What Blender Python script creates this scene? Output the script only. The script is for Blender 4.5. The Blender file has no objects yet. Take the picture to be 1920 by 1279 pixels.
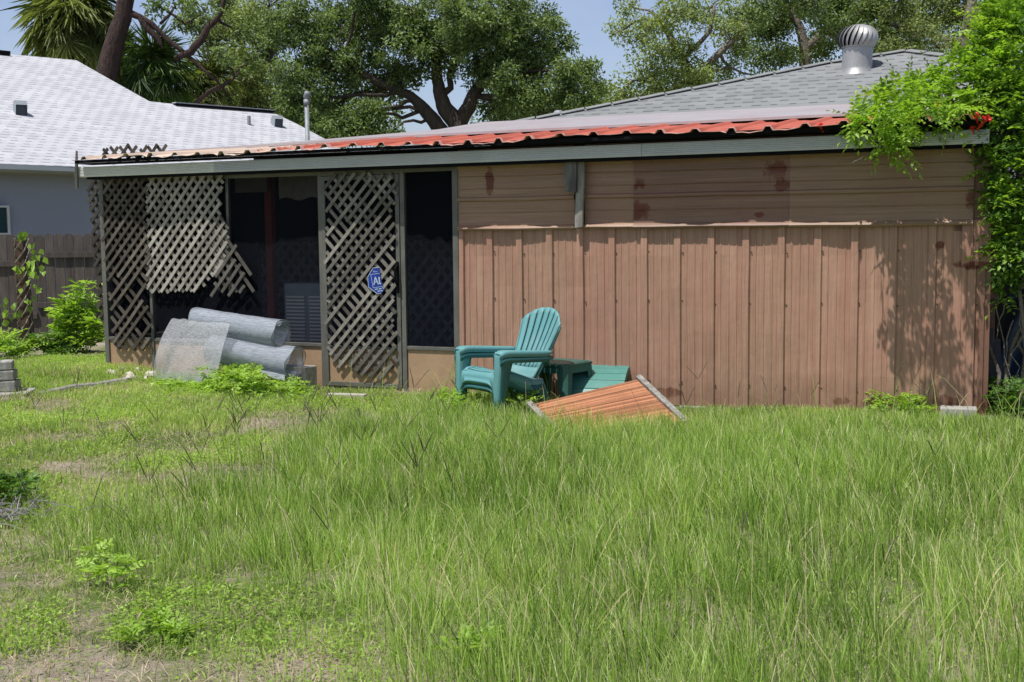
import bpy, math, random
import numpy as np
from mathutils import Vector, Matrix
random.seed(7); rng=np.random.default_rng(11)
sc=bpy.context.scene; COL=sc.collection
PI=math.pi
# ------------------------------------------------------------------ camera
FPX=2200.0; CH=1.5
_a=math.atan(198/FPX); _r=math.radians(.57)
_F=Vector((0,math.cos(_a),-math.sin(_a))); _u0=Vector((0,math.sin(_a),math.cos(_a))); _r0=Vector((1,0,0))
_R=_r0*math.cos(_r)-_u0*math.sin(_r); _U=_u0*math.cos(_r)+_r0*math.sin(_r)
CAM=Vector((0,0,CH))
cd=bpy.data.cameras.new('camera'); cam=bpy.data.objects.new('camera',cd); COL.objects.link(cam)
m3=Matrix((_R,_U,-_F)).transposed(); cam.matrix_world=Matrix.Translation(CAM)@m3.to_4x4()
cd.sensor_width=36; cd.lens=36*FPX/1920; cd.clip_end=2000; cd.clip_start=.1
cd.dof.use_dof=True; cd.dof.focus_distance=10.8; cd.dof.aperture_fstop=16
sc.camera=cam
def ray(px,py): return _F*FPX+_R*(px-960)+_U*(639.5-py)
def atY(px,py,Y): r=ray(px,py); return CAM+r*(Y/r.y)
def atZ(px,py,z): r=ray(px,py); return CAM+r*((z-CH)/r.z)
def atP(px,py,P0,N): r=ray(px,py); return CAM+r*(((P0-CAM)@N if False else (P0-CAM).dot(N))/r.dot(N))
# shed frame : local x = u along the wall, y = v behind the wall, z up
WA=Vector((-4.703,13.562,0)); WTH=math.atan2(9.79-13.562,3.94+4.703)
WD=Vector((math.cos(WTH),math.sin(WTH),0)); WN=Vector((-WD.y,WD.x,0))
def Wp(u,v,z): return WA+WD*u+WN*v+Vector((0,0,z))
def toL(p): q=p-WA; return Vector((q.dot(WD),q.dot(WN),p.z))
def L(px,py,v=0.0): return toL(atP(px,py,WA+WN*v,WN))     # pixel -> shed local point on plane v
def proj(x,y,z):
    x=np.asarray(x,float);y=np.asarray(y,float);z=np.asarray(z,float)-CH
    d=y*_F.y+z*_F.z+x*_F.x; a=x*_R.x+y*_R.y+z*_R.z; b=x*_U.x+y*_U.y+z*_U.z
    return 960+FPX*a/d, 639.5-FPX*b/d
# ------------------------------------------------------------------ object helpers
def sl(c): return c
def props(o,label=None,cat=None,group=None,kind=None):
    if label:o['label']=label
    if cat:o['category']=cat
    if group:o['group']=group
    if kind:o['kind']=kind
    return o
def thing(name,label,cat,loc=(0,0,0),rot=0,group=None,kind=None):
    o=bpy.data.objects.new(name,None); COL.objects.link(o); o.location=loc
    o.rotation_euler=rot if isinstance(rot,(tuple,list)) else (0,0,rot); o.empty_display_size=.2
    return props(o,label,cat,group,kind)
class MB:
    def __init__(s): s.v=[];s.f=[];s.c=[];s.cur=.5
    def add(s,vs,fs):
        b=len(s.v); s.v+= [tuple(p) for p in vs]; s.c+=[s.cur]*len(vs); s.f+=[tuple(b+i for i in f) for f in fs]
    def box(s,a,b):
        x0,y0,z0=a;x1,y1,z1=b
        s.add([(x0,y0,z0),(x1,y0,z0),(x1,y1,z0),(x0,y1,z0),(x0,y0,z1),(x1,y0,z1),(x1,y1,z1),(x0,y1,z1)],
              [(0,3,2,1),(4,5,6,7),(0,1,5,4),(1,2,6,5),(2,3,7,6),(3,0,4,7)])
    def hexa(s,p): # 8 points bottom(4) top(4)
        s.add(p,[(0,3,2,1),(4,5,6,7),(0,1,5,4),(1,2,6,5),(2,3,7,6),(3,0,4,7)])
    def bar(s,a,b,w,t,up=(0,-1,0)): # bar a->b, width w in-plane, thickness t along 'up'
        a=Vector(a);b=Vector(b);d=(b-a).normalized();n=Vector(up);n=(n-d*n.dot(d)).normalized();sd=d.cross(n)*(w/2);n=n*t/2
        s.hexa([a-sd-n,a+sd-n,a+sd+n,a-sd+n,b-sd-n,b+sd-n,b+sd+n,b-sd+n])
    def prism(s,poly,fn,t0,t1): # poly list of 2d, fn(x,y,t)->3d
        n=len(poly); s.add([fn(x,y,t0) for x,y in poly]+[fn(x,y,t1) for x,y in poly],
           [tuple(range(n-1,-1,-1)),tuple(range(n,2*n))]+[(i,(i+1)%n,n+(i+1)%n,n+i) for i in range(n)])
    def tube(s,pts,rad,n=8,cap=True):
        pts=[Vector(p) for p in pts]; rings=[]; b=len(s.v); prev=None
        for i,p in enumerate(pts):
            d=(pts[min(i+1,len(pts)-1)]-pts[max(i-1,0)]); d=d.normalized() if d.length>1e-9 else Vector((0,0,1))
            if prev is None: x=d.orthogonal().normalized()
            else:
                x=prev-d*prev.dot(d); x=x.normalized() if x.length>1e-6 else d.orthogonal().normalized()
            prev=x; y=d.cross(x); r=rad[i] if isinstance(rad,(list,tuple)) else rad
            for k in range(n):
                a=2*PI*k/n; s.v.append(tuple(p+(x*math.cos(a)+y*math.sin(a))*r)); s.c.append(s.cur)
        for i in range(len(pts)-1):
            for k in range(n):
                s.f.append((b+i*n+k,b+i*n+(k+1)%n,b+(i+1)*n+(k+1)%n,b+(i+1)*n+k))
        if cap: s.f.append(tuple(b+k for k in range(n-1,-1,-1))); s.f.append(tuple(b+(len(pts)-1)*n+k for k in range(n)))
    def grid(s,P): # P[i][j] points
        n=len(P);m=len(P[0]);b=len(s.v)
        for r in P:
            for p in r: s.v.append(tuple(p)); s.c.append(s.cur)
        for i in range(n-1):
            for j in range(m-1): s.f.append((b+i*m+j,b+i*m+j+1,b+(i+1)*m+j+1,b+(i+1)*m+j))
    def lathe(s,prof,n=20,c=(0,0,0)):
        P=[[(c[0]+r*math.cos(2*PI*k/n),c[1]+r*math.sin(2*PI*k/n),c[2]+z) for k in range(n+1)] for r,z in prof]; s.grid(P)
    def build(s,name,mat,parent=None,smooth=False,bevel=0,solid=0):
        me=bpy.data.meshes.new(name); me.from_pydata(s.v,[],s.f); me.validate(); me.update()
        at=me.attributes.new('var','FLOAT','POINT')
        if len(s.c)==len(me.vertices): at.data.foreach_set('value',s.c)
        return _link(name,me,mat,parent,smooth,bevel,solid)
def _link(name,me,mat,parent,smooth=False,bevel=0,solid=0):
    if smooth: me.shade_smooth()
    o=bpy.data.objects.new(name,me); me.materials.append(mat); COL.objects.link(o)
    if parent: o.parent=parent
    if solid: m=o.modifiers.new('s','SOLIDIFY'); m.thickness=solid; m.offset=0
    if bevel: m=o.modifiers.new('b','BEVEL'); m.width=bevel; m.segments=2; m.limit_method='ANGLE'
    return o
def np_mesh(name,V,faces_list,var,mat,parent=None,smooth=False):
    """V (n,3); faces_list = list of int arrays (m,k)"""
    me=bpy.data.meshes.new(name); me.vertices.add(len(V)); me.vertices.foreach_set('co',np.ascontiguousarray(V,np.float32).ravel())
    idx=np.concatenate([f.ravel() for f in faces_list]); tot=np.concatenate([np.full(len(f),f.shape[1]) for f in faces_list])
    st=np.concatenate([[0],np.cumsum(tot)[:-1]])
    me.loops.add(len(idx)); me.loops.foreach_set('vertex_index',idx.astype(np.int32))
    me.polygons.add(len(tot)); me.polygons.foreach_set('loop_start',st.astype(np.int32)); me.polygons.foreach_set('loop_total',tot.astype(np.int32))
    me.update(calc_edges=True)
    at=me.attributes.new('var','FLOAT','POINT'); at.data.foreach_set('value',np.ascontiguousarray(var,np.float32))
    return _link(name,me,mat,parent,smooth)
def nrm(a): return a/(np.linalg.norm(a,axis=1,keepdims=True)+1e-9)
def leaves(name,P,D,N,Ln,Wd,var,mat,parent=None,fold=.25):
    n=len(P); D=nrm(D); S=nrm(np.cross(D,N)); N=np.cross(S,D); Ln=np.broadcast_to(Ln,n)[:,None]; Wd=np.broadcast_to(Wd,n)[:,None]
    m=P+D*Ln*.45+N*Wd*fold
    V=np.stack([P,m+S*Wd*.5,P+D*Ln-N*Ln*.1,m-S*Wd*.5],1).reshape(-1,3)
    b=np.arange(n)[:,None]*4
    F=np.concatenate([b+np.array([0,1,2]),b+np.array([0,2,3])])
    return np_mesh(name,V,[F],np.repeat(var,4),mat,parent)
def blades(name,P,H,lean,Wd,var,mat,parent=None,curve=1.0,face=None):
    """P base (n,3), H length, lean (n,2) horizontal tip offset as fraction of H"""
    n=len(P); l3=np.concatenate([lean,np.zeros((n,1))],1); ang=rng.uniform(0,2*PI,n) if face is None else face
    S=np.stack([np.cos(ang),np.sin(ang),np.zeros(n)],1); H=H[:,None]; W=Wd[:,None]
    up=np.array([0,0,1.0]); ll=np.linalg.norm(l3,axis=1,keepdims=True); vz=np.sqrt(np.clip(1-np.minimum(ll,.97)**2,.03,1))
    def pt(t): return P+l3*H*(t**1.8)+up*H*vz*(t-.18*ll*t*t)
    V=[];
    for t,w in((0,.8),(.38,1),(.72,.75)):
        c=pt(t); V+= [c-S*W*w/2,c+S*W*w/2]
    V.append(pt(1.0)); V=np.stack(V,1).reshape(-1,3); b=np.arange(n)[:,None]*7
    Q=np.concatenate([b+np.array([0,1,3,2]),b+np.array([2,3,5,4])]); T=b+np.array([4,5,6])
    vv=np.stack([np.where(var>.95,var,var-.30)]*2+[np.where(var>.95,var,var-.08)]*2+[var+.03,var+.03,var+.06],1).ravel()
    return np_mesh(name,V,[Q,T],vv,mat,parent)
def copy_tree(o,parent=None):
    c=o.copy(); COL.objects.link(c); c.parent=parent
    for ch in list(o.children): copy_tree(ch,c)
    return c
# ------------------------------------------------------------------ materials
class NT:
    def __init__(s,name):
        s.m=bpy.data.materials.new(name); s.m.use_nodes=True; s.t=s.m.node_tree; s.t.nodes.clear()
        s.out=s.n('ShaderNodeOutputMaterial'); s.b=s.n('ShaderNodeBsdfPrincipled'); s.l(s.b.outputs[0],s.out.inputs[0])
    def n(s,t,**k):
        x=s.t.nodes.new(t)
        for a,b in k.items(): setattr(x,a,b)
        return x
    def l(s,a,b): s.t.links.new(a,b)
    def coord(s,scale=(1,1,1),loc=(0,0,0),rot=(0,0,0),uv=False):
        tc=s.n('ShaderNodeTexCoord'); mp=s.n('ShaderNodeMapping'); mp.inputs['Scale'].default_value=scale
        mp.inputs['Location'].default_value=loc; mp.inputs['Rotation'].default_value=rot
        s.l(tc.outputs['UV' if uv else 'Object'],mp.inputs[0]); return mp.outputs[0]
    def noise(s,vec,scale,detail=6,rough=.6):
        x=s.n('ShaderNodeTexNoise'); x.inputs['Scale'].default_value=scale; x.inputs['Detail'].default_value=detail; x.inputs['Roughness'].default_value=rough
        s.l(vec,x.inputs['Vector']); return x.outputs[0]
    def ramp(s,fac,stops):
        r=s.n('ShaderNodeValToRGB'); e=r.color_ramp.elements
        while len(e)<len(stops): e.new(.5)
        for el,(p,c) in zip(e,stops): el.position=p; el.color=(c,c,c,1) if isinstance(c,(int,float)) else (*c,1)
        s.l(fac,r.inputs[0]); return r.outputs[0]
    def mix(s,fac,a,b,mode='MIX'):
        x=s.n('ShaderNodeMix',data_type='RGBA',blend_type=mode)
        for v,i in((fac,0),(a,6),(b,7)):
            if isinstance(v,(int,float)): x.inputs[i].default_value=v if i==0 else (v,v,v,1)
            elif isinstance(v,tuple): x.inputs[i].default_value=(*v,1)
            else: s.l(v,x.inputs[i])
        return x.outputs[2]
    def math(s,op,a,b=0.0,clamp=False):
        x=s.n('ShaderNodeMath',operation=op); x.use_clamp=clamp
        for v,i in((a,0),(b,1)):
            if isinstance(v,(int,float)): x.inputs[i].default_value=v
            else: s.l(v,x.inputs[i])
        return x.outputs[0]
    def bump(s,h,strength=.3,dist=.01):
        x=s.n('ShaderNodeBump'); x.inputs['Strength'].default_value=strength; x.inputs['Distance'].default_value=dist; s.l(h,x.inputs['Height'])
        s.l(x.outputs[0],s.b.inputs['Normal']); return x
    def attr(s): x=s.n('ShaderNodeAttribute'); x.attribute_name='var'; return x.outputs['Fac']
    def setup(s,col,rough=.7,metal=0,spec=.5):
        if isinstance(col,tuple): s.b.inputs['Base Color'].default_value=(*col,1)
        else: s.l(col,s.b.inputs['Base Color'])
        s.b.inputs['Roughness'].default_value=rough; s.b.inputs['Metallic'].default_value=metal; s.b.inputs['Specular IOR Level'].default_value=spec
        return s.m
def k(c,f): return tuple(x*f for x in c)
def surf(name,col,col2=None,scale=3,fine=60,rough=.7,metal=0,bump=.2,stretch=(1,1,1),spec=.4,usevar=False,dirt=None,dist=.004):
    s=NT(name); v=s.coord(stretch); col2=col2 or k(col,.7)
    a=s.noise(v,scale); b=s.noise(v,fine,4)
    f=s.ramp(a,[(.3,0),(.7,1)]); c=s.mix(f,col,col2)
    c=s.mix(s.ramp(b,[(.3,0.0),(.75,.45)]),c,k(col2,.75))
    if usevar:
        c=s.mix(1.0,c,s.ramp(s.attr(),[(0,.25),(1,1.35)]),'MULTIPLY')
    if dirt:
        d=s.noise(s.coord(),1.7,8,.7); c=s.mix(s.ramp(d,[(.5,0),(.72,.8)]),c,dirt)
    s.bump(s.math('ADD',b,s.math('MULTIPLY',a,.8)) if dist>.01 else b,bump,dist); return s.setup(c,rough,metal,spec)
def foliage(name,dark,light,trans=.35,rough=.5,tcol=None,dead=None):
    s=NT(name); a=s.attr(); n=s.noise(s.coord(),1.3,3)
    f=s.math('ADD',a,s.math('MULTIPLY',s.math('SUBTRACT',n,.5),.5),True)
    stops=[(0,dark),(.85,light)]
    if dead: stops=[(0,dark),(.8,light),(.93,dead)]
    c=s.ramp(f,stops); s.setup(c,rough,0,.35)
    tr=s.n('ShaderNodeBsdfTranslucent'); s.l(s.mix(1.0,c,tcol or (1.3,1.35,.6),'MULTIPLY'),tr.inputs[0])
    mx=s.n('ShaderNodeMixShader'); mx.inputs[0].default_value=trans; s.l(s.b.outputs[0],mx.inputs[1]); s.l(tr.outputs[0],mx.inputs[2]); s.l(mx.outputs[0],s.out.inputs[0])
    return s.m
def screen_mat(name,col,fac,nz=0.0,scale=(1,1,1)):
    s=NT(name); v=s.coord(scale); n=s.noise(v,6,5)
    s.setup(s.mix(n,k(col,.7),k(col,1.3)),.8,0,.06)
    tr=s.n('ShaderNodeBsdfTransparent'); mx=s.n('ShaderNodeMixShader')
    f=s.math('ADD',fac,s.math('MULTIPLY',s.math('SUBTRACT',n,.5),nz),True); s.l(f,mx.inputs[0])
    s.l(tr.outputs[0],mx.inputs[1]); s.l(s.b.outputs[0],mx.inputs[2]); s.l(mx.outputs[0],s.out.inputs[0]); return s.m
def wire_mat(name,col,pitch,lw,lo):
    s=NT(name); v=s.coord(); n=s.noise(v,5,5); sx=s.n('ShaderNodeSeparateXYZ'); s.l(v,sx.inputs[0])
    a=s.math('LESS_THAN',s.math('FRACT',s.math('DIVIDE',s.math('ADD',sx.outputs[0],s.math('MULTIPLY',n,.05)),pitch)),lw)
    b=s.math('LESS_THAN',s.math('FRACT',s.math('DIVIDE',s.math('ADD',sx.outputs[2],s.math('MULTIPLY',n,.04)),pitch)),lw)
    g=s.math('MAXIMUM',a,b); f=s.math('ADD',s.math('MULTIPLY',g,.9-lo),s.math('ADD',lo-.2,s.math('MULTIPLY',n,.4)),True)
    s.setup(s.mix(n,k(col,.6),k(col,1.4)),.5,.3,.4)
    tr=s.n('ShaderNodeBsdfTransparent'); mx=s.n('ShaderNodeMixShader'); s.l(f,mx.inputs[0])
    s.l(tr.outputs[0],mx.inputs[1]); s.l(s.b.outputs[0],mx.inputs[2]); s.l(mx.outputs[0],s.out.inputs[0]); return s.m
def siding(name,horizontal=False,base=(.40,.245,.165),spots=()):
    s=NT(name)
    st=(.5,1,26) if horizontal else (26,1,.5)
    g=s.noise(s.coord(st),3.2,8,.65); g2=s.noise(s.coord(k(st,4)),4,4)
    blot=s.noise(s.coord((1,1,.6)),1.4,5,.6)
    c=s.mix(s.ramp(g,[(.35,0),(.65,1)]),k(base,.72),k(base,1.15))
    c=s.mix(s.ramp(blot,[(.35,0),(.7,.8)]),c,(base[0]*.95,base[1]*.80,base[2]*.85))
    c=s.mix(s.ramp(g2,[(.45,0),(.8,.45)]),c,k(base,.55))
    ft=s.noise(s.coord((1,1,1)),9,6,.7); c=s.mix(s.ramp(ft,[(.62,0),(.8,.35)]),c,k(base,1.35))
    # rust spots : ellipses in local x,z broken up with noise
    tc=s.n('ShaderNodeTexCoord'); sx=s.n('ShaderNodeSeparateXYZ'); s.l(tc.outputs['Object'],sx.inputs[0])
    rn=s.noise(s.coord((1,1,1)),11,8,.75); acc=None
    for (u,z,ru,rz) in spots:
        dx=s.math('DIVIDE',s.math('SUBTRACT',sx.outputs[0],u),ru); dz=s.math('DIVIDE',s.math('SUBTRACT',sx.outputs[2],z),rz)
        d=s.math('ADD',s.math('MULTIPLY',dx,dx),s.math('MULTIPLY',dz,dz))
        q=s.math('SUBTRACT',1.0,d,True); acc=q if acc is None else s.math('MAXIMUM',acc,q)
    if acc is not None:
        mk=s.math('ADD',s.math('MULTIPLY',acc,.95),s.math('MULTIPLY',s.math('SUBTRACT',rn,.5),3.4)); mk=s.math('MULTIPLY',mk,s.math('GREATER_THAN',acc,.001))
        c=s.mix(s.ramp(mk,[(.25,0),(.6,1)]),c,s.mix(rn,(.085,.02,.01),(.17,.045,.02)))
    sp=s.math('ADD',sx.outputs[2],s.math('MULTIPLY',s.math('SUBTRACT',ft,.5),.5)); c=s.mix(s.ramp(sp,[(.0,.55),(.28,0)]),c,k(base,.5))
    hi=s.ramp(s.noise(s.coord((.3,1,7) if horizontal else (7,1,.25),(3,1,2)),2.5,5),[(.52,0),(.75,.5)]); c=s.mix(hi,c,(base[0]*1.35,base[1]*1.45,base[2]*1.5))
    s.bump(s.math('ADD',s.math('MULTIPLY',blot,5.0),s.math('MULTIPLY',g2,.15)),.5,.012)
    return s.setup(c,.5,0,.4)
def shingles(name,c1,c2,c3,bw=.30,bh=.14):
    s=NT(name); v=s.coord(uv=True)
    sx=s.n('ShaderNodeSeparateXYZ'); s.l(v,sx.inputs[0])
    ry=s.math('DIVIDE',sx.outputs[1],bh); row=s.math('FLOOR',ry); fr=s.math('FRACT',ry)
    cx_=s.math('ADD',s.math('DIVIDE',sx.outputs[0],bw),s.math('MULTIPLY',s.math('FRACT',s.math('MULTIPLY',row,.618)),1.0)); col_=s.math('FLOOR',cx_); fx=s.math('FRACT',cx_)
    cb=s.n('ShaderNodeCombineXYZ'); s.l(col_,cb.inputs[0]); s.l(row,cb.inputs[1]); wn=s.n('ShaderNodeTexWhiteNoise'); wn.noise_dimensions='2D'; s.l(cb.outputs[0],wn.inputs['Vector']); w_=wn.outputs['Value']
    shade_dash=s.math('LESS_THAN',fx,s.math('ADD',.30,s.math('MULTIPLY',w_,.38)))
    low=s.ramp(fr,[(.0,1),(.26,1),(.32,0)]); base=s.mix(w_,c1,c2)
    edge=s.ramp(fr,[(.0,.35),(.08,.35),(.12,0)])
    c=s.mix(s.math('MAXIMUM',s.math('MULTIPLY',shade_dash,s.math('MULTIPLY',low,.85)),edge),base,c3)  # dashes and course lines are shingle tab shadows put into the colour
    n=s.noise(v,40,4); c=s.mix(s.ramp(n,[(.3,0),(.8,.35)]),c,k(c1,.7)); n2=s.noise(v,.7,5); c=s.mix(s.ramp(n2,[(.4,0),(.8,.3)]),c,k(c2,.75))
    s.bump(n,.3,.003); return s.setup(c,.9,0,.15)

m_frame=surf('bronze_aluminium',(.165,.165,.145),(.10,.10,.09),rough=.5,bump=.1,scale=6,dirt=(.17,.16,.13))
m_fascia=surf('grey_painted_aluminium',(.66,.68,.70),(.56,.58,.60),scale=1.2,rough=.45,bump=.08,dirt=(.48,.49,.50))
m_fascia_l=surf('light_grey_aluminium',(.80,.82,.76),(.7,.72,.67),scale=1.5,rough=.45,bump=.08,dirt=(.5,.5,.45))
m_kick=surf('tan_kick_panel',(.44,.295,.185),(.36,.235,.145),scale=2.5,fine=30,rough=.6,bump=.1,dirt=(.22,.16,.11))
m_dark=surf('dark_void',(.012,.012,.014),(.006,.006,.008),bump=.1,rough=.9,spec=.1)
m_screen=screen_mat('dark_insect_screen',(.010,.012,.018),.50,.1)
m_lat=surf('weathered_lattice_wood',(.47,.435,.385),(.22,.20,.175),scale=5,fine=50,rough=.85,bump=.5,usevar=True,stretch=(1,1,1),dirt=(.05,.045,.035))
m_latd=surf('dark_weathered_lattice_wood',(.21,.18,.15),(.08,.07,.055),scale=6,fine=50,rough=.9,bump=.5,usevar=True,dirt=(.05,.04,.035))
m_woodg=surf('grey_weathered_wood',(.42,.40,.37),(.15,.14,.125),scale=4,fine=25,rough=.9,bump=.6,stretch=(6,6,1))
m_fence=surf('grey_fence_wood',(.135,.112,.10),(.06,.05,.045),scale=3,fine=18,rough=.9,bump=.5,stretch=(5,5,.6),usevar=True)
m_post=surf('brown_post_wood',(.12,.075,.05),(.06,.038,.026),scale=4,fine=20,rough=.9,bump=.5,stretch=(5,5,.6))
m_conc=surf('rough_concrete',(.46,.44,.41),(.27,.26,.24),scale=8,fine=45,rough=.95,bump=.9)
m_chair=surf('teal_plastic',(.14,.35,.37),(.105,.29,.31),scale=3,fine=90,rough=.5,bump=.12,spec=.35,dirt=(.23,.37,.36))
m_chair2=surf('darker_teal_plastic',(.04,.16,.165),(.03,.12,.125),scale=3,fine=120,rough=.45,bump=.05)
m_table=surf('dark_green_plastic',(.035,.125,.10),(.028,.10,.085),scale=3,fine=120,rough=.42,bump=.05,dirt=(.08,.17,.14))
m_otto=surf('sea_green_plastic',(.085,.27,.235),(.06,.21,.18),scale=3,fine=120,rough=.45,bump=.05,dirt=(.14,.30,.26))
m_orange=surf('orange_stained_slats',(.52,.235,.12),(.36,.15,.075),scale=3,fine=30,rough=.55,bump=.3,stretch=(1,1,1),usevar=True)
m_mesh=screen_mat('wire_cloth',(.38,.42,.48),.52,1.3,(1.5,6,34))
m_mesh2=screen_mat('loose_wire_cloth',(.45,.47,.50),.48,1.2,(5,5,40))
m_leafweed=foliage('bright_weed_leaf',(.12,.21,.03),(.42,.62,.11),.45,.4)
m_red=surf('trumpet_flower',(.65,.03,.015),(.5,.015,.01),bump=.05,rough=.5)
m_blue=surf('blue_sign_paint',(.01,.045,.36),(.008,.035,.28),scale=5,rough=.4,bump=.02)
m_signw=surf('sign_white',(.55,.65,.75),(.5,.6,.7),rough=.4,bump=.02)
m_galv=surf('galvanised_steel',(.48,.48,.48),(.34,.34,.34),scale=5,fine=40,rough=.48,metal=.45,bump=.1)
m_galvp=surf('weathered_grey_pipe',(.33,.35,.37),(.22,.24,.26),scale=8,rough=.6,metal=.2,bump=.2)
m_red_post=surf('red_painted_post',(.42,.09,.06),(.25,.06,.045),rough=.7)
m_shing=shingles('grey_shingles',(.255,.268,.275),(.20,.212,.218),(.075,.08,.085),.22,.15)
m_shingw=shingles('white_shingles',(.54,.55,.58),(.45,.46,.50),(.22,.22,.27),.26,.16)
m_stucco=surf('grey_blue_stucco',(.33,.355,.45),(.30,.325,.41),scale=1,fine=80,rough=.95,bump=.3)
m_white=surf('white_trim',(.68,.68,.68),(.58,.58,.58),rough=.6,bump=.1)
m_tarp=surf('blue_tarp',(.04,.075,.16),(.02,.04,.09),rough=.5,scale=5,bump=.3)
m_bark=surf('oak_bark',(.10,.08,.062),(.05,.038,.03),scale=4,fine=11,rough=.95,bump=1.0,stretch=(2,2,.5),dist=.06)
m_barkp=surf('pine_bark',(.085,.05,.042),(.03,.02,.018),scale=5,fine=9,rough=.95,bump=1.0,stretch=(2,2,.6),dist=.08)
m_barkl=surf('pale_bark',(.24,.21,.18),(.12,.10,.085),scale=4,fine=12,rough=.95,bump=.9,dist=.05)
m_oak=foliage('oak_leaf',(.035,.065,.02),(.25,.34,.13),.35,.5)
m_oak2=foliage('sparse_oak_leaf',(.07,.10,.03),(.35,.43,.17),.35,.55)
m_palm=foliage('palm_frond',(.05,.08,.02),(.32,.38,.12),.3,.45)
m_palm2=foliage('shaded_palm_frond',(.03,.06,.015),(.15,.25,.06),.3,.45)
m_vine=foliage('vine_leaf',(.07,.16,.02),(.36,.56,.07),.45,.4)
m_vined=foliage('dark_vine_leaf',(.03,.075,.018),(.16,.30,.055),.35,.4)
m_grass=foliage('tall_grass_blade',(.075,.12,.022),(.27,.42,.085),.45,.45)
m_grass2=foliage('short_grass_blade',(.08,.115,.025),(.31,.41,.09),.45,.5)
m_straw=surf('dry_straw',(.52,.43,.30),(.34,.27,.18),scale=4,bump=.1,rough=.9,usevar=True)
m_seed=surf('seed_head',(.13,.14,.07),(.075,.07,.045),scale=20,bump=.2,rough=.9)

def roof_red():
    s=NT('red_roof_paint'); v=s.coord(); n=s.noise(v,1.2,6); f=s.noise(v,25,5)
    sx=s.n('ShaderNodeSeparateXYZ'); tc=s.n('ShaderNodeTexCoord'); s.l(tc.outputs['Object'],sx.inputs[0])
    c=s.mix(s.ramp(n,[(.35,0),(.7,1)]),(.48,.125,.085),(.38,.095,.065))
    worn=s.math('ADD',s.ramp(s.math('DIVIDE',sx.outputs[0],9.5),[(.14,1),(.42,0)]),s.math('MULTIPLY',s.math('SUBTRACT',f,.5),1.2))
    c=s.mix(s.ramp(worn,[(.45,0),(.6,1)]),c,(.60,.47,.38))
    c=s.mix(s.ramp(f,[(.6,0),(.8,.5)]),c,(.7,.45,.38)); c=s.mix(s.math('MULTIPLY',s.math('LESS_THAN',sx.outputs[1],s.math('ADD',-.40,s.math('MULTIPLY',n,.16))),.5),c,(.62,.50,.44)); s.bump(f,.15,.003); return s.setup(c,.7,0,.2)
m_roof=roof_red()
def ground_mat():
    s=NT('lawn_soil'); v=s.coord(); a=s.noise(v,.9,8,.65); b=s.noise(v,7,8,.7); d=s.noise(v,60,6,.7)
    soil=s.mix(s.ramp(b,[(.3,0),(.7,1)]),(.46,.39,.31),(.24,.19,.145)); soil=s.mix(s.ramp(d,[(.4,0),(.7,.7)]),soil,(.60,.53,.44))
    green=s.mix(d,(.06,.10,.02),(.16,.24,.05)); c=s.mix(s.ramp(s.math('ADD',a,s.math('MULTIPLY',s.math('SUBTRACT',b,.5),.7)),[(.4,1),(.62,0)]),soil,green)
    s.bump(s.math('ADD',b,d),.8,.03); return s.setup(c,.95,0,.1)
m_ground=ground_mat()
exec_parts=[]
# ------------------------------------------------------------------ ground
def gz(x,y):
    x=np.asarray(x,float); y=np.asarray(y,float)
    return -.10+.035*np.sin(x*1.1+.5)*np.cos(y*.9)+.02*np.sin(x*2.7+y*1.9)+.10/(1+np.exp((x+3.2)*2))*(1/(1+np.exp(-(y-9)*1.2)))
def ground():
    xs=np.concatenate([[-900,-300,-100,-40,-20],np.arange(-12,12.01,.2),[20,40,100,300,900]])
    ys=np.concatenate([[-60,-20,-5],np.arange(0,26.01,.2),[32,45,80,150,400,1200]])
    mb=MB(); mb.grid([[(x,y,float(gz(np.clip(x,-12,12),np.clip(y,0,26)))) for x in xs] for y in ys])
    o=mb.build('ground',m_ground,None,True); props(o,'uneven sandy back lawn soil under the grass','ground',kind='structure')
ground()
# ------------------------------------------------------------------ shed
shed=thing('screened_shed','long low brown metal sided shed with a screened porch at its left end','shed',WA,WTH)
UE=L(1838,768)[0]; ZB=-.09
UP=4.56        # porch / metal wall boundary
ZR=1.56        # rail under upper panels
# metal siding lower
def metal_lower():
    prof=[]; u=UP+.03
    pitch=.3165; ks=int((UE-u)/pitch)+1
    pts=[]
    rib=[(-.04,0),(-.029,-.024),(.029,-.024),(.04,0)]
    x=u-.02; uu=u+.0
    i=0; r_=random.Random(3)
    while uu<UE+.01:
        for a,b in rib: pts.append((uu+a,b))
        for a in (.085,.16,.232):
            pts+= [(uu+a-.009,0),(uu+a-.003,-.0055),(uu+a+.003,-.0055),(uu+a+.009,0)]
        uu+=pitch
    pts=[(min(p,UE-.01),q) for p,q in pts if p<UE+.02]
    zs=[ZB,.25,.6,1.0,1.3,ZR+.02]; P=[]
    for j,z in enumerate(zs):
        P.append([(p,q+.006*math.sin(p*1.9+j*1.3)+.003*math.sin(p*9+j*2.1),z) for p,q in pts])
    mb=MB(); mb.grid(P)
    spots=[(UE-.28,.05,.16,.07),(UE-.35,1.38,.04,.05),(UE-.10,1.22,.16,.05),(6.72,.02,.15,.06),(8.3,.02,.1,.05)]
    mb.build('siding_panel',siding('brown_metal_siding',False,(.415,.25,.175),spots),shed)
metal_lower()
# screws
mb=MB(); mb.tube([(0,0,0),(0,-.008,0)],.007,6); SCREW=mb.build('screw',m_post,shed); SCREW.location=(UP+.06,-.012,.12); uu=UP+.03+.3165; r_=random.Random(5)
while uu<UE:
    for z in (.12,.87,1.33):
        du=uu+r_.uniform(-.006,.006); zz=z+r_.uniform(-.015,.015)
        o_=SCREW.copy(); COL.objects.link(o_); o_.location=(du+.045,-.001,zz)
    uu+=.3165
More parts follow.
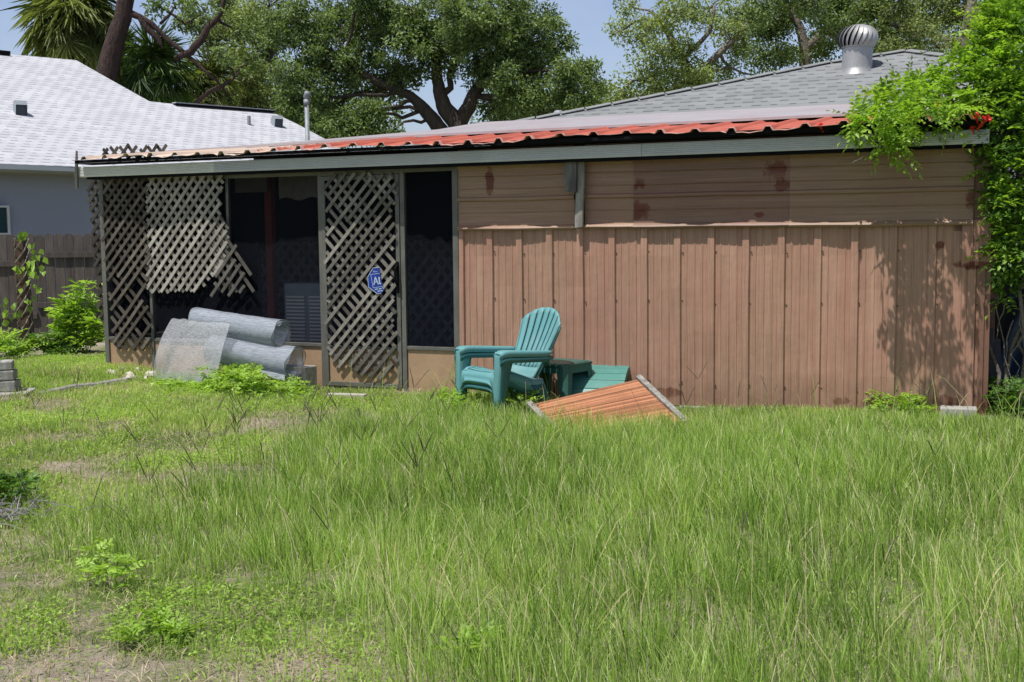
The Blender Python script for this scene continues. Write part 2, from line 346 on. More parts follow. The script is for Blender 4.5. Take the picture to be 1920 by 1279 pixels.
# upper horizontal sheets (one mesh per sheet)
def upper(u0,u1,z0,dv,seed,spots,base=(.33,.205,.14)):
    r=random.Random(seed); z1=2.36
    prof=[(z0-.012,-.055),(z0+.004,-.062),(z0+.022,-.05),(z0+.036,-.028),(z0+.08,-.022),(z0+.15,-.02),(z0+.158,-.026),(z0+.166,-.02),(z0+.265,-.02),(z0+.278,-.04),(z0+.302,-.04),(z0+.315,-.02),(z0+.38,-.02),(z0+.388,-.026),(z0+.396,-.02),(z0+.5,-.02),(z0+.508,-.026),(z0+.516,-.02),(z0+.585,-.02),(z0+.60,-.04),(z0+.62,-.04),(z0+.635,-.02),(z1,-.02)]
    n=max(4,int((u1-u0)/.15)); P=[]
    for z,q in prof:
        P.append([(u0+(u1-u0)*i/n,q-dv+.005*math.sin(i*1.1+seed)+(.003*math.sin(i*.8+seed*2) if q<-.045 else 0),z+.002*math.sin(i*.9+seed)) for i in range(n+1)])
    mb=MB(); mb.grid(P); mb.build('upper_siding_panel',siding('brown_metal_siding_%d'%seed,True,base,spots),shed)
X=lambda px,py=360:float(L(px,py)[0])
ZZ=lambda px,py:float(L(px,py)[2])
upper(X(860),X(1079),1.565,.0,1,[(X(920),ZZ(920,340),.06,.17)],(.325,.21,.135))
upper(X(1098),X(1192),1.57,.002,2,[],(.315,.205,.135))
upper(X(1190),X(1484),1.565,.006,4,[(X(1200),ZZ(1200,395),.12,.12),(X(1200),ZZ(1200,345),.08,.07),(X(1455),ZZ(1455,320),.12,.12),(X(1470),ZZ(1470,350),.1,.06),(X(1425),ZZ(1425,403),.06,.03)],(.24,.145,.10))
upper(X(1482),X(1826),1.56,.012,7,[(X(1822),ZZ(1822,375),.05,.12)],(.29,.19,.122))
mb=MB(); mb.box((UE-.25,-.012,1.5),(UE-.03,.02,2.3)); mb.build('corner_backing',siding('corner_backing',False,(.2,.10,.06)),shed)
mb=MB(); mb.box((UP,.03,-.09),(UE-.02,.06,2.3)); mb.build('wall_framing',m_dark,shed)
# corner trim on the right and the patch beneath the upper sheet
mb=MB(); mb.box((UE-.03,-.035,ZB),(UE+.012,.02,2.27)); mb.box((UE+.012,-.02,ZB),(UE+.055,.05,2.27)); mb.build('corner_trim',siding('brown_trim',False,(.22,.125,.085),[(UE,.0,.1,.1)]),shed)
mb=MB(); pa=L(1805,422);
P=[[(pa[0]+a,-.045+b,z) for a,b in((0,0),(.07,0),(.075,-.012),(.085,-.012),(.09,0),(UE+.05-pa[0],0))] for z in (1.21,1.59)]
mb.grid(P); mb.build('corner_patch',siding('brown_patch',False,(.36,.20,.14),[(pa[0]+.15,1.22,.2,.04)]),shed,solid=.003)
# return side wall
mb=MB(); mb.box((UE+.0,.05,ZB),(UE+.045,3.0,2.3)); mb.build('side_wall',siding('side_siding',False,(.3,.17,.11)),shed)
# foundation slab
mb=MB(); mb.box((-.05,-.02,-.3),(UE+.02,3.1,-.092)); mb.build('slab',m_conc,shed,bevel=.01)
# fascia beam : grooved extrusion, in three lengths
def fascia(u0,u1,mat):
    z0a=L(180,329,-.2)[2]; z1a=L(180,306,-.2)[2]
    za=2.205; zb=2.318
    pr=[(-.06,za),(-.2,za),(-.2,za+.006)]
    nG=6; h=(zb-za-.012)/nG
    for i in range(nG): z=za+.006+i*h; pr+= [(-.2,z+h*.15),(-.210,z+h*.3),(-.210,z+h*.75),(-.2,z+h*.95)]
    pr+=[(-.2,zb),(-.17,zb),(-.17,zb-.02),(-.06,zb-.02)]
    P=[[(u,a,z) for a,z in pr] for u in (u0,u1)]
    mb=MB(); mb.grid(P)
    n=len(pr)
    for q in (0,n): mb.f.append(tuple(range(q,q+n)) if q else tuple(range(n-1,-1,-1)))
    o=mb.build('fascia_beam',mat,shed); return o
UB=[-.12,X(424,315),X(857,290),X(1215,270),UE+.02]
fascia(UB[0],UB[1],m_fascia_l)
fascia(UB[1]+.004,UB[3],m_fascia); fascia(UB[3]+.004,UB[4],m_fascia)
mb=MB(); mb.tube([(-.14,-.22,2.08),(-.13,-.23,2.25),(-.10,-.24,2.50)],[.02,.024,.012],5); mb.build('end_flashing',m_frame,shed)
mb=MB(); mb.box((-.02,-.19,2.18),(UE,-.05,2.203)); mb.box((0,-.05,2.19),(UE,.0,2.30)); mb.build('soffit',m_dark,shed)
# roof: corrugated red sheets
_rb=[L(a,b,3.0) for a,b in ((196,298),(330,288),(440,285),(640,268),(904,244),(1240,226),(1600,207),(1835,196))]
RBU=[float(p[0]) for p in _rb]; RBZ=[float(p[2]) for p in _rb]
def rz_back(u): # back edge height from photo
    return np.interp(u,RBU,RBZ)
VB=3.0
def corrugated():
    r=random.Random(9); ribs=[]; u=X(905.6,290)%.3165-.3165*1
    us=[]
    u0=-.10; mb=MB()
    pts=[]
    c=X(905.6,262); c0=c-math.floor((c-u0)/.3165)*.3165
    x=c0-.3165
    while x<UE+.2:
        jag=r.uniform(-.012,.012)
        for a,hh in((-.045,0),(-.02,.02),(.02,.02),(.045,0),(.1,.0),(.158,-.004+jag*.5),(.22,0)): pts.append((x+a,hh,jag if hh<=0 else 0))
        x+=.3165
    pts=[p for p in pts if u0<=p[0]<=UE+.05]
    P=[]
    for t in (0,.02,.1,.4,.7,1.0):
        row=[]
        for (uu,hh,jg) in pts:
            zf=2.400+ (.012*math.sin(uu*2.3)); zb_=float(rz_back(uu))
            sag=(-.012 if hh<=0 and t<.05 else 0)+(jg if t==0 else 0)
            vf=-.365+(.02*math.sin(uu*5.1+1) if t==0 else 0)
            row.append((uu,vf+(VB-vf)*t,zf+(zb_-zf)*t+hh+sag))
        P.append(row)
    mb.grid(P); return mb.build('roof_sheet',m_roof,shed,solid=.004)
corrugated()
mb=MB(); mb.box((-.05,-.30,2.345),(UE+.0,-.06,2.352)); mb.build('eave_shade_sheet',m_dark,shed)  # near-black sheet standing in for the shaded underside of the roof edge
mb=MB(); mb.hexa([(-.05,-.33,2.352),(UE+.02,-.33,2.352),(UE+.02,-.31,2.352),(-.05,-.31,2.352),(-.05,-.33,2.385),(UE+.02,-.33,2.385),(UE+.02,-.31,2.385),(-.05,-.31,2.385)]); mb.build('eave_shade_strip',m_dark,shed)  # near-black strip, shade of the gap above the fascia put into colour
# ridge flashing strips (two lengths)
m_flash=surf('faded_white_flashing',(.46,.42,.43),(.38,.34,.36),scale=1.5,rough=.4,bump=.1,dirt=(.36,.27,.26))
for (pa_,pb_,dz,wd) in (((430,277),(906,235),0,2.1),((902,232),(1835,186),.02,2.1)):
    a=L(pa_[0],pa_[1],VB-.0); b=L(pb_[0],pb_[1],VB-.0)
    mb=MB(); 
    def fl(u,zt):
        zr=float(rz_back(u)); v0=VB-wd; zf=2.392+(zr-2.392)*(v0+.365)/(VB+.365)
        return [(u,v0,zf+.022),(u,v0,zf+.047),(u,VB+.02,zt),(u,VB+.02,zt-.03)]
    P=[fl(a[0]+(b[0]-a[0])*i/8,a[2]+(b[2]-a[2])*i/8+dz) for i in range(9)]
    mb.grid(P); mb.build('ridge_flashing',m_flash,shed,solid=.004)
# porch frame posts and rails
def post(u,w=.05,z0=ZB,z1=2.2,v=(-.03,.03)): 
    mb=MB(); mb.box((u-w/2,v[0],z0),(u+w/2,v[1],z1)); mb.build('post',m_frame,shed,bevel=.003)
ud0=float(L(607,520)[0]); ud1=float(L(757,520)[0])
post(.03,.06); post(X(288,600),.035,ZB,1.3); post(ud0-.01,.045); post(ud1+.01,.05); post(UP-.02,.06); 
post(X(428,420),.035,.9,2.2,(-.01,.03))
zk=.365
def rail(u0,u1,z,h=.035): 
    mb=MB(); mb.box((u0,-.027,z-h/2),(u1,.027,z+h/2)); mb.build('rail',m_frame,shed,bevel=.003)
rail(.06,X(288,600)-.02,zk); rail(X(288,600)+.02,ud0-.034,zk); rail(ud1+.037,UP-.052,zk); rail(.06,ud0-.034,2.17,.05); rail(ud1+.037,UP-.052,2.17,.05)
def kick(u0,u1):
    mb=MB(); mb.box((u0,-.01,ZB),(u1,.012,zk-.02)); mb.build('kick_panel',m_kick,shed)
kick(.06,X(288,600)-.02); kick(X(288,600)+.02,ud0-.034); kick(ud1+.037,UP-.052)
def scr(u0,u1,name='insect_screen',v=.0,sag=0):
    P=[]; n=10
    for j in range(9):
        z=zk+.02+(2.14-zk-.02)*j/8
        P.append([(u0+(u1-u0)*i/n,v+.012*math.sin(i*1.7+j*1.1)*(0<i<n),z) for i in range(n+1)])
    mb=MB(); mb.grid(P); return mb.build(name,m_screen,shed,True)
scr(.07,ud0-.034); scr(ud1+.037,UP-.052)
# porch inside
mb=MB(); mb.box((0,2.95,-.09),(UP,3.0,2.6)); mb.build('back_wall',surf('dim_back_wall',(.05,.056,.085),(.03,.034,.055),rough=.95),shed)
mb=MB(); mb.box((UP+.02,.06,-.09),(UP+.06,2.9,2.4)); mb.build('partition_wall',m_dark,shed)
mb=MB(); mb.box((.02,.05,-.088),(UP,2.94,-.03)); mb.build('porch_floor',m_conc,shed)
mb=MB(); mb.box((.0,1.2,1.45),(UP,1.24,2.4)); mb.build('dark_upper_sheet',m_dark,shed)  # near-black sheet across the upper porch, ahead of the back wall
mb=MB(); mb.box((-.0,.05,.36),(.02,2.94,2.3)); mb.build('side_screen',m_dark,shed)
mb=MB(); mb.box((-.005,.05,-.09),(.015,2.94,.355)); mb.build('kick_panel',m_kick,shed)
pr=L(506,400,.9); mb=MB(); mb.box((pr[0]-.045,.86,-.03),(pr[0]+.045,.95,2.35)); mb.build('inner_post',m_red_post,shed)
h0=L(522,318,.6);h1=L(594,372,.6); mb=MB(); mb.grid([[(h0[0]+(h1[0]-h0[0])*i/9,.6+.01*(i%2),z+ (.02*math.sin(i) if z<2.1 else 0)) for i in range(10)] for z in (h1[2],2.3)]); mb.build('hanging_board',surf('pale_board',(.38,.36,.37),(.2,.19,.2)),shed,solid=.005)
h0=L(440,330,.7);h1=L(500,360,.7); mb=MB(); mb.box((h0[0],.7,h1[2]),(h1[0],.71,2.3)); mb.build('hanging_board',surf('dim_board',(.3,.28,.29),(.2,.19,.19)),shed)
# ---- lattice maker
def inpoly(poly,p0,d):
    ts=[]; n=len(poly)
    for i in range(n):
        a=poly[i];b=poly[(i+1)%n]; ex,ey=b[0]-a[0],b[1]-a[1]; den=d[0]*ey-d[1]*ex
        if abs(den)<1e-9: continue
        t=((a[0]-p0[0])*ey-(a[1]-p0[1])*ex)/den; s_=((a[0]-p0[0])*d[1]-(a[1]-p0[1])*d[0])/den
        if 0<=s_<1: ts.append(t)
    ts.sort(); return [(ts[i],ts[i+1]) for i in range(0,len(ts)-1,2)]
def lattice(mb,poly,v,ang=50,sp=.086,w=.035,th=.013,seed=0,jit=.03,skip=.0,var=(.2,.9),front=True,back=True,jag=.02):
    r=random.Random(seed); cx=sum(p[0] for p in poly)/len(poly); cz=sum(p[1] for p in poly)/len(poly)
    for layer in (0,1):
        if (layer==0 and not front) or (layer==1 and not back): continue
        a=math.radians(ang if layer==0 else 180-ang); d=(math.cos(a),math.sin(a)); nn=(-d[1],d[0])
        for kk in range(-40,41):
            if r.random()<skip: continue
            off=kk*sp+r.uniform(-.004,.004); p0=(cx+nn[0]*off,cz+nn[1]*off)
            for t0,t1 in inpoly(poly,p0,d):
                if t1-t0<.05: continue
                t0-=r.uniform(-jag,jag);t1+=r.uniform(-jag,jag)
                if r.random()<jit: t0+=(t1-t0)*r.uniform(.1,.5)
                vv=v-(th+.001 if layer==0 else 0)
                mb.cur=r.uniform(*var)*(1 if layer==0 else .9)
                e=[r.uniform(-.005,.005) for _ in range(3)]; n_=3
                pp=[(p0[0]+d[0]*t+nn[0]*e_,vv-abs(e_)*.5,p0[1]+d[1]*t+nn[1]*e_) for t,e_ in zip((t0,(t0+t1)/2,t1),e)]
                mb.bar(pp[0],pp[1],w,th,(0,-1,0)); mb.bar(pp[1],pp[2],w,th,(0,-1,0))
    mb.cur=.5
mb=MB(); lattice(mb,[(.1,-.05),(UP-.1,-.05),(UP-.1,1.55),(.1,1.55)],2.94,sp=.13,w=.055,seed=40,var=(.4,.9)); mb.build('rear_lattice',surf('blue_grey_lattice',(.42,.47,.60),(.30,.34,.45),usevar=True),shed)
def pp_(pts,v): return [(float(L(x,y,v)[0]),float(L(x,y,v)[2])) for x,y in pts]
def lat_thing(name,label,pts,v,mat,z=None,**kw):
    poly=pp_(pts,v); u=sum(p[0] for p in poly)/len(poly); zb=min(p[1] for p in poly)
    t=thing(name,label,'lattice',Wp(u,v,zb),WTH,group='weathered lattice panels nailed over the porch')
    mb=MB()
    for extra in kw.pop('extra',[]):
        q=pp_(extra[0],v); lattice(mb,[(a-u,b-zb) for a,b in q],-.004,**extra[1])
    lattice(mb,[(a-u,b-zb) for a,b in poly],0,**kw)
    mb.build('slats',mat,t); return t
lat_thing('wooden_lattice','large pale grey wooden lattice left of the screen door, broken along its lower right',[(276,322),(420,318),(412,400),(432,440),(418,500),(372,545),(278,548),(276,430)],-.05,m_lat,ang=49,seed=4,var=(.5,1.0),
   extra=[([(412,395),(436,440),(486,548),(400,545),(400,440)],dict(ang=52,seed=8,front=False,skip=.05,var=(0,.4),jag=.06)),([(405,480),(440,455),(465,555),(400,552)],dict(ang=50,seed=9,back=False,skip=.5,var=(0,.2),jag=.05))])
lat_thing('wooden_lattice','narrow dark mossy warped wooden lattice at the far left end of the porch',[(196,326),(278,324),(274,420),(282,480),(272,560),(284,590),(284,640),(262,660),(232,652),(212,650),(206,560),(196,470)],-.06,m_latd,ang=47,seed=5,var=(.1,.8),skip=.04,jit=.15,jag=.04)
lat_thing('lattice_strip','narrow dark lattice strip sticking out past the left corner post',[(166,330),(195,330),(198,600),(190,610),(182,520),(172,420)],.05,m_latd,ang=49,seed=6,var=(0,.3),jag=.02)
# lattice scrap on roof
lat_thing('lattice_scrap','short dark lattice scrap standing on the roof above the left porch corner',[(192,302),(262,300),(262,276),(254,270),(194,279)],.35,m_latd,ang=47,sp=.1,seed=16,var=(0,.3),jag=.015,
   extra=[([(258,302),(316,298),(312,270),(262,276)],dict(ang=47,sp=.1,seed=3,var=(0,.3)))])
# ---- screen door
dr=thing('screen_door','bronze framed screen door covered with broken grey lattice','door',Wp(ud0,0,0),WTH)
dw=ud1-ud0; 
mb=MB(); f=.045; zb,zt=-.06,2.13
mb.box((.015,-.04,zb),(.015+f,-.005,zt)); mb.box((dw-.02-f,-.04,zb),(dw-.02,-.005,zt)); mb.box((.015+f,-.04,zt-f),(dw-.02-f,-.005,zt)); mb.box((.015+f,-.04,zb),(dw-.02-f,-.005,zb+f)); mb.box((.015+f,-.038,zk-.03),(dw-.02-f,-.007,zk))
mb.build('door_frame',m_frame,dr,bevel=.003)
mb=MB(); mb.box((.06,-.02,zb+f),(dw-.065,-.012,zk-.03)); mb.build('kick_panel',m_kick,dr)
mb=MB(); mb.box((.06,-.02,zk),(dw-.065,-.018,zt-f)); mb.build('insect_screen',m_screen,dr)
q=[(a-ud0,b) for a,b in pp_([(613,330),(741,328),(738,420),(741,500),(738,560),(742,640),(738,690),(724,704),(700,712),(672,698),(640,690),(614,650),(613,500)],-.06)]
mb=MB(); lattice(mb,q,-.05,ang=47,seed=21,sp=.085,w=.034,var=(.0,.62),skip=.03,jit=.12,jag=.05)
mb.build('lattice_slats',m_lat,dr)
mb=MB(); hz=L(749,520)[2]
mb.box((dw-.06,-.06,hz-.16),(dw-.03,-.041,hz+.16)); mb.tube([(dw-.045,-.06,hz+.12),(dw-.045,-.10,hz+.09),(dw-.045,-.105,hz-.02),(dw-.045,-.06,hz-.08)],.012,8); mb.build('handle',m_dark,dr,bevel=.003)
# header frame around door belongs to shed
mb=MB(); mb.box((ud0+.015,-.03,2.135),(ud1-.018,.03,2.19)); mb.build('door_header',m_frame,shed)
# sign
def sign():
    def q(x,y): # zoom picture pixel -> photo pixel
        p=L(670+x/14.21,480+y/14.21,-.085); return (float(p[0]),float(p[2]))
    o=[(420,310),(590,295),(600,420),(640,680),(690,860),(715,900),(640,1000),(530,1010),(310,840),(285,700),(268,560),(330,440)]
    P=[q(*p) for p in o]; cu=sum(p[0] for p in P)/len(P); cz=sum(p[1] for p in P)/len(P)
    t=thing('security_sign','blue octagonal security sign with white letters tucked into the door lattice','sign',Wp(cu,-.085,cz),WTH)
    fn=lambda x,y,tt:(x-cu,tt,y-cz)
    mb=MB(); mb.prism(P[::-1],fn,0,.003); mb.build('plate',m_blue,t)
    def line(mb,pts,w=.006):
        pts=[q(*p) for p in pts]
        for a,b in zip(pts,pts[1:]): mb.bar((a[0]-cu,-.0015,a[1]-cz),(b[0]-cu,-.0015,b[1]-cz),w,.002)
    mb=MB(); line(mb,[(590,305),(425,318),(280,560),(300,830),(530,1000),(635,992)],.005); line(mb,[(595,465),(360,495),(425,850),(660,815),(705,880)],.004); mb.build('border',m_signw,t)
    mb=MB(); 
    line(mb,[(445,775),(480,560)],.011); line(mb,[(480,560),(565,755)],.011); line(mb,[(450,700),(545,690)],.008)
    line(mb,[(575,560),(605,750)],.012); line(mb,[(570,565),(607,580)],.008); line(mb,[(600,755),(635,735)],.008); mb.build('lettering',m_signw,t)
    # small text line: Secured
    cu_=bpy.data.curves.new('small_text','FONT'); cu_.body='Secur'; cu_.size=.026; to=bpy.data.objects.new('tmp',cu_); COL.objects.link(to)
    dg=bpy.context.evaluated_depsgraph_get(); me=bpy.data.meshes.new_from_object(to.evaluated_get(dg)); bpy.data.objects.remove(to)
    a=q(415,432); me.transform(Matrix.Translation((a[0]-cu,-.0012,a[1]-cz))@Matrix.Rotation(PI/2,4,'X')); _link('small_text',me,m_signw,t)
    mb=MB()
    for a,b in (((470,890),(550,880)),((575,880),(650,870)),((540,940),(620,930)),((635,930),(680,925))): line(mb,[a,b],.009)
    mb.build('fine_print',m_signw,t)
sign()
# ---- boards hanging from the fascia
t=thing('weathered_board','short dark grey weathered board hanging from the fascia over the seam','board',Wp(X(1078,320),-.12,ZZ(1078,360)),WTH,group='weathered boards on the shed wall')
mb=MB(); z=ZZ(1078,360); a=X(1068,320);b=X(1090,320);c=X(1078,320); mb.hexa([(a-c,-.02,0),(b-c+.0,-.02,-.01),(b-c,.02,-.01),(a-c,.02,0),(a-c,-.02,2.2-z),(b-c,-.02,2.2-z),(b-c,.02,2.2-z),(a-c,.02,2.2-z)]); mb.build('plank',surf('dark_grey_wood',(.24,.23,.21),(.045,.042,.04),scale=4,fine=25,bump=.8,stretch=(6,6,1)),t,bevel=.003)
t=thing('weathered_board','long pale grey board behind the short dark one, reaching the siding seam','board',Wp(X(1092,360),-.08,ZZ(1090,428)),WTH,group='weathered boards on the shed wall')
mb=MB(); z=ZZ(1090,428); mb.hexa([(-.045,-.02,0),(.035,-.02,.01),(.035,.02,.01),(-.045,.02,0),(-.02,-.02,2.2-z),(.055,-.02,2.2-z),(.055,.02,2.2-z),(-.02,.02,2.2-z)]); mb.build('plank',m_woodg,t,bevel=.003)
# ---- air conditioner in the porch
ac0=L(535,638,.55); t=thing('air_conditioner','grey louvred air conditioner condenser standing inside the porch behind the screen','air conditioner',Wp(ac0[0]+.28,.75,-.03),WTH)
mb=MB(); mb.box((-.28,-.2,0),(.34,.3,1.02)); mb.build('case',surf('ac_case',(.42,.48,.58),(.3,.36,.45)),t,bevel=.01)
for x0 in (-.24,.06):
    mb=MB()
    for i in range(20): z=.1+i*.04; mb.box((x0,-.222,z),(x0+.24,-.202,z+.018))
    mb.build('louvre_grille',surf('ac_grille',(1,1,1),(.9,.9,.95)),t)
# ------------------------------------------------------------------ main house behind
HN=Vector((0,-.42,1)).normalized() # local plane normal in shed frame
def HL(px,py,off=0): # pixel -> house roof plane (shed local coords)
    P0=Wp(0,3.02,2.86+off); N=(WN*HN.y+Vector((0,0,HN.z))); return toL(atP(px,py,P0,N))
house=thing('grey_roofed_house','low house behind the shed with a grey shingle hip roof','house',WA,WTH)
hp=[HL(*p) for p in ((915,238),(1100,204),(1400,147),(1560,116),(1700,95),(1812,110))]
print('house',[tuple(round(c,2) for c in p) for p in hp])
def roof_mesh(name,pts,udir,vdir,org,mat,parent,course=.15,thick=.02):
    me=bpy.data.meshes.new(name); me.from_pydata([tuple(p) for p in pts],[],[tuple(range(len(pts)))]); me.update()
    uv=me.uv_layers.new(name='UVMap')
    for i,lp in enumerate(me.loops):
        p=Vector(me.vertices[lp.vertex_index].co)-org; uv.data[i].uv=(p.dot(udir),p.dot(vdir))
    return _link(name,me,mat,parent)
ux=Vector((1,0,0)); vx=Vector((0,1,.42)).normalized()
apex=hp[4]; ridge=hp[5]; le=Vector((hp[0].x-.1,2.9,2.86-.05)); 
pts=[Vector((hp[0].x-.3,2.85,2.86-.42*.17))]+[Vector((UE+6,2.85,2.86-.42*.17))]
rr=hp[5]; dr_=(rr-apex); end=apex+dr_*((apex.z-2.9)/(-dr_.z)) if dr_.z<-.02 else apex+Vector((3.5,0,0))
print('ridge dir',dr_)
end=Vector((apex.x+apex.y-2.85+.3,2.85,2.79)) if dr_.z<-.02 else end
pts=[Vector((hp[0].x-.25,2.85,2.79)),end if dr_.z<-.02 else Vector((UE+6,2.85,2.79))]+([end] if dr_.z>=-.02 else [])+[hp[4],hp[3],hp[2],hp[1]]
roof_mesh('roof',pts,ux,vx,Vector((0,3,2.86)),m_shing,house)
# hip and back faces
bk=[apex+Vector((.1,.5,-.05)),Vector((hp[0].x-.3,9,2.79)),Vector((UE+5,9,2.79))]
me=MB(); me.add([apex-Vector((0,0,.01)),Vector((hp[0].x-.25,2.86,2.78)),Vector((hp[0].x-.25,9.3,2.78)),Vector((UE+5,9.3,2.78)),Vector((end.x,2.86,2.78))],[(0,1,2),(0,2,3),(0,3,4)]); me.build('rear_roof',surf('plain_grey_shingle',(.25,.26,.26),(.2,.21,.21)),house)
mb=MB()
for a,b in zip(hp[:-1],hp[1:]):
    n=max(2,int((b-a).length/.3))
    for i in range(n):
        p=a.lerp(b,i/n); q_=a.lerp(b,(i+.93)/n); mb.bar(p+Vector((0,-.03,.0)),q_+Vector((0,-.03,.006)),.13,.01,(0,-.3,1))
mb.build('hip_cap',surf('hip_shingle',(.26,.27,.27),(.2,.21,.21),fine=40,rough=.95,bump=.4),house)
mb=MB(); mb.box((hp[0].x,3.1,-.1),(UE+5.5,9,2.75)); mb.build('wall',m_stucco,house)
# turbine vent
tb=HL(1607,128); wt=Wp(*tb)
t=thing('turbine_vent','round finned galvanised turbine vent on the grey shingle roof','roof vent',wt,WTH)
sc_=(wt.y)/FPX
R1=27.5*sc_; H1=36*sc_
mb=MB(); mb.lathe([(R1*1.25,-.10),(R1*1.02,-.02),(R1,0),(R1*.98,H1)],28); mb.build('collar',m_galv,t,True)
mb=MB(); R2=35*sc_; H2=41*sc_
mb.lathe([(R2*.80,H1),(R2*.83,H1+.02)],28); mb.build('rim',m_galv,t,True); mb=MB(); mb.lathe([(R2*.3,H1+H2*.99),(R2*.15,H1+H2*1.02),(.001,H1+H2*1.03)],28); mb.build('top_cap',m_galv,t,True)
mb=MB(); nf=22
for i in range(nf):
    P=[]
    for j in range(11):
        s_=j/10; ph=-.72+s_*(.72+1.35); zz=H1+.01+H2*(math.sin(ph)+.66)/1.66; rr_=R2*1.03*math.cos(ph)**.8
        a0=2*PI*i/nf+s_*.55; w_=2*PI/nf
        P.append([(rr_*.90*math.cos(a0),rr_*.90*math.sin(a0),zz),(rr_*1.0*math.cos(a0+w_*.5),rr_*1.0*math.sin(a0+w_*.5),zz),(rr_*1.03*math.cos(a0+w_*.85),rr_*1.03*math.sin(a0+w_*.85),zz)])
    mb.grid(P)
mb.build('fins',m_galv,t,True)
mb=MB(); mb.lathe([(R2*.68,H1),(R2*.7,H1+H2*.6),(.01,H1+H2*.9)],16); mb.build('core',m_dark,t)
sv=HL(1015,213); sv.z-=.05
t=thing('mushroom_vent','small round grey vent cap beyond the grey roof edge','roof vent',Wp(*sv)+WN*.6,WTH)
mb=MB(); mb.lathe([(.04,-.3),(.04,.05),(.075,.05),(.08,.1),(.05,.14),(.001,.15)],14); mb.build('cap',m_galvp,t,True)
# pipe mast
pb=L(577,275,3.6); pt=L(577,184,3.6)
t=thing('vent_pipe','tall grey pipe with a hooded cap standing behind the red roof','pipe',Wp(pb[0],3.6,-.1),WTH)
mb=MB(); mb.tube([(0,0,0),(0,0,pt[2]+.1)],.032,12); mb.build('pipe',m_galvp,t,True)
mb=MB(); z=pt[2]+.1; mb.tube([(0,0,z-.1),(0,0,z-.02)],.043,12); mb.tube([(0,0,z-.02),(0,0,z+.02),(.02,-.01,z+.06),(.06,-.02,z+.05)],[.036,.045,.048,.035],12); mb.build('hood',m_galvp,t,True)
# ------------------------------------------------------------------ neighbour house
nD=Vector((.707,.707,0)); nU=Vector((-.707,.707,0)); pitch=.42
E0=atY(165,314,21.0); ze=E0.z
NN=(Vector((0,0,1))-nU*pitch).normalized()
def NP(px,py): return atP(px,py,E0,NN)
nh=thing('neighbour_house','neighbouring house with a bright white shingle roof and blue grey walls','house',(E0.x,E0.y,-.1),0)
O=Vector((E0.x,E0.y,-.1))
out=[(-120,89),(0,100),(143,113),(212,152),(280,190),(325,195),(512,211),(560,234),(612,262),(734,336),(165,314),(-120,302)]
Q=[NP(*p)-O for p in out]
print('neigh',[tuple(round(c,2) for c in p) for p in Q])
vs=(nU+Vector((0,0,pitch))).normalized()
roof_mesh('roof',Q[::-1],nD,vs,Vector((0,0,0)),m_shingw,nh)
# back side: drop from silhouette
mb=MB(); sil=Q[0:10]; n=len(sil); mb.add([p-Vector((0,0,.02)) for p in sil]+[Vector((p.x,p.y,2.6))+nU*(max(.3,p.z-2.6)*1.6) for p in sil],[(i,i+1,n+i+1,n+i) for i in range(n-1)]); mb.build('rear_roof',m_white,nh)
# eave fascia, soffit, wall
e0=Q[11];e1=Q[9]
mb=MB(); 
def strip(o0,z0,o1,z1): 
    a=e0+nU*o0;b=e1+nU*o0;c=e1+nU*o1;d=e0+nU*o1; mb.add([a+Vector((0,0,z0)),b+Vector((0,0,z0)),c+Vector((0,0,z1)),d+Vector((0,0,z1))],[(0,1,2,3)])
strip(-.01,.0,-.03,-.09); strip(-.03,-.09,.05,-.13); mb.build('gutter',surf('gutter_grey',(.30,.33,.36),(.25,.28,.3),bump=.05),nh)
mb=MB(); strip(.05,-.13,.75,-.14); mb.build('soffit',surf('soffit_tan',(.33,.30,.25),(.28,.25,.2)),nh)
mb=MB(); a=e0+nU*.62;b=e1+nU*.62; mb.hexa([Vector((a.x,a.y,0)),Vector((b.x,b.y,0)),Vector((b.x,b.y,0))+nU*7,Vector((a.x,a.y,0))+nU*7,a+Vector((0,0,-.1)),b+Vector((0,0,-.1)),b+Vector((0,0,-.1))+nU*7,a+Vector((0,0,-.1))+nU*7]); mb.build('wall',m_stucco,nh)
wP=E0+nU*.60
def WN_(px,py): return atP(px,py,wP,Vector((.707,-.707,0)))-O
w0=WN_(-40,385);w1=WN_(18,440);w1=Vector((w1.x,w1.y,w1.z))
a=w0;b=w1
def wq(mb,s0,s1,t0,t1,o0,o1):
    f_=lambda s_,t_,o_: Vector((a.x+(b.x-a.x)*s_,a.y+(b.y-a.y)*s_,b.z+(a.z-b.z)*t_))-nU*o_
    mb.hexa([f_(s0,t0,o1),f_(s1,t0,o1),f_(s1,t0,o0),f_(s0,t0,o0),f_(s0,t1,o1),f_(s1,t1,o1),f_(s1,t1,o0),f_(s0,t1,o0)])
mb=MB(); wq(mb,.92,1,0,1,0,.05); wq(mb,0,.92,.93,1,0,.05); wq(mb,0,.92,0,.06,0,.05); mb_w=mb.build('window',m_white,nh)
mb=MB(); wq(mb,0,.92,.06,.93,0,.02); s=NT('dark_glass'); s.setup((.02,.05,.06),.08,0,.6); mb.build('pane',s.m,mb_w)
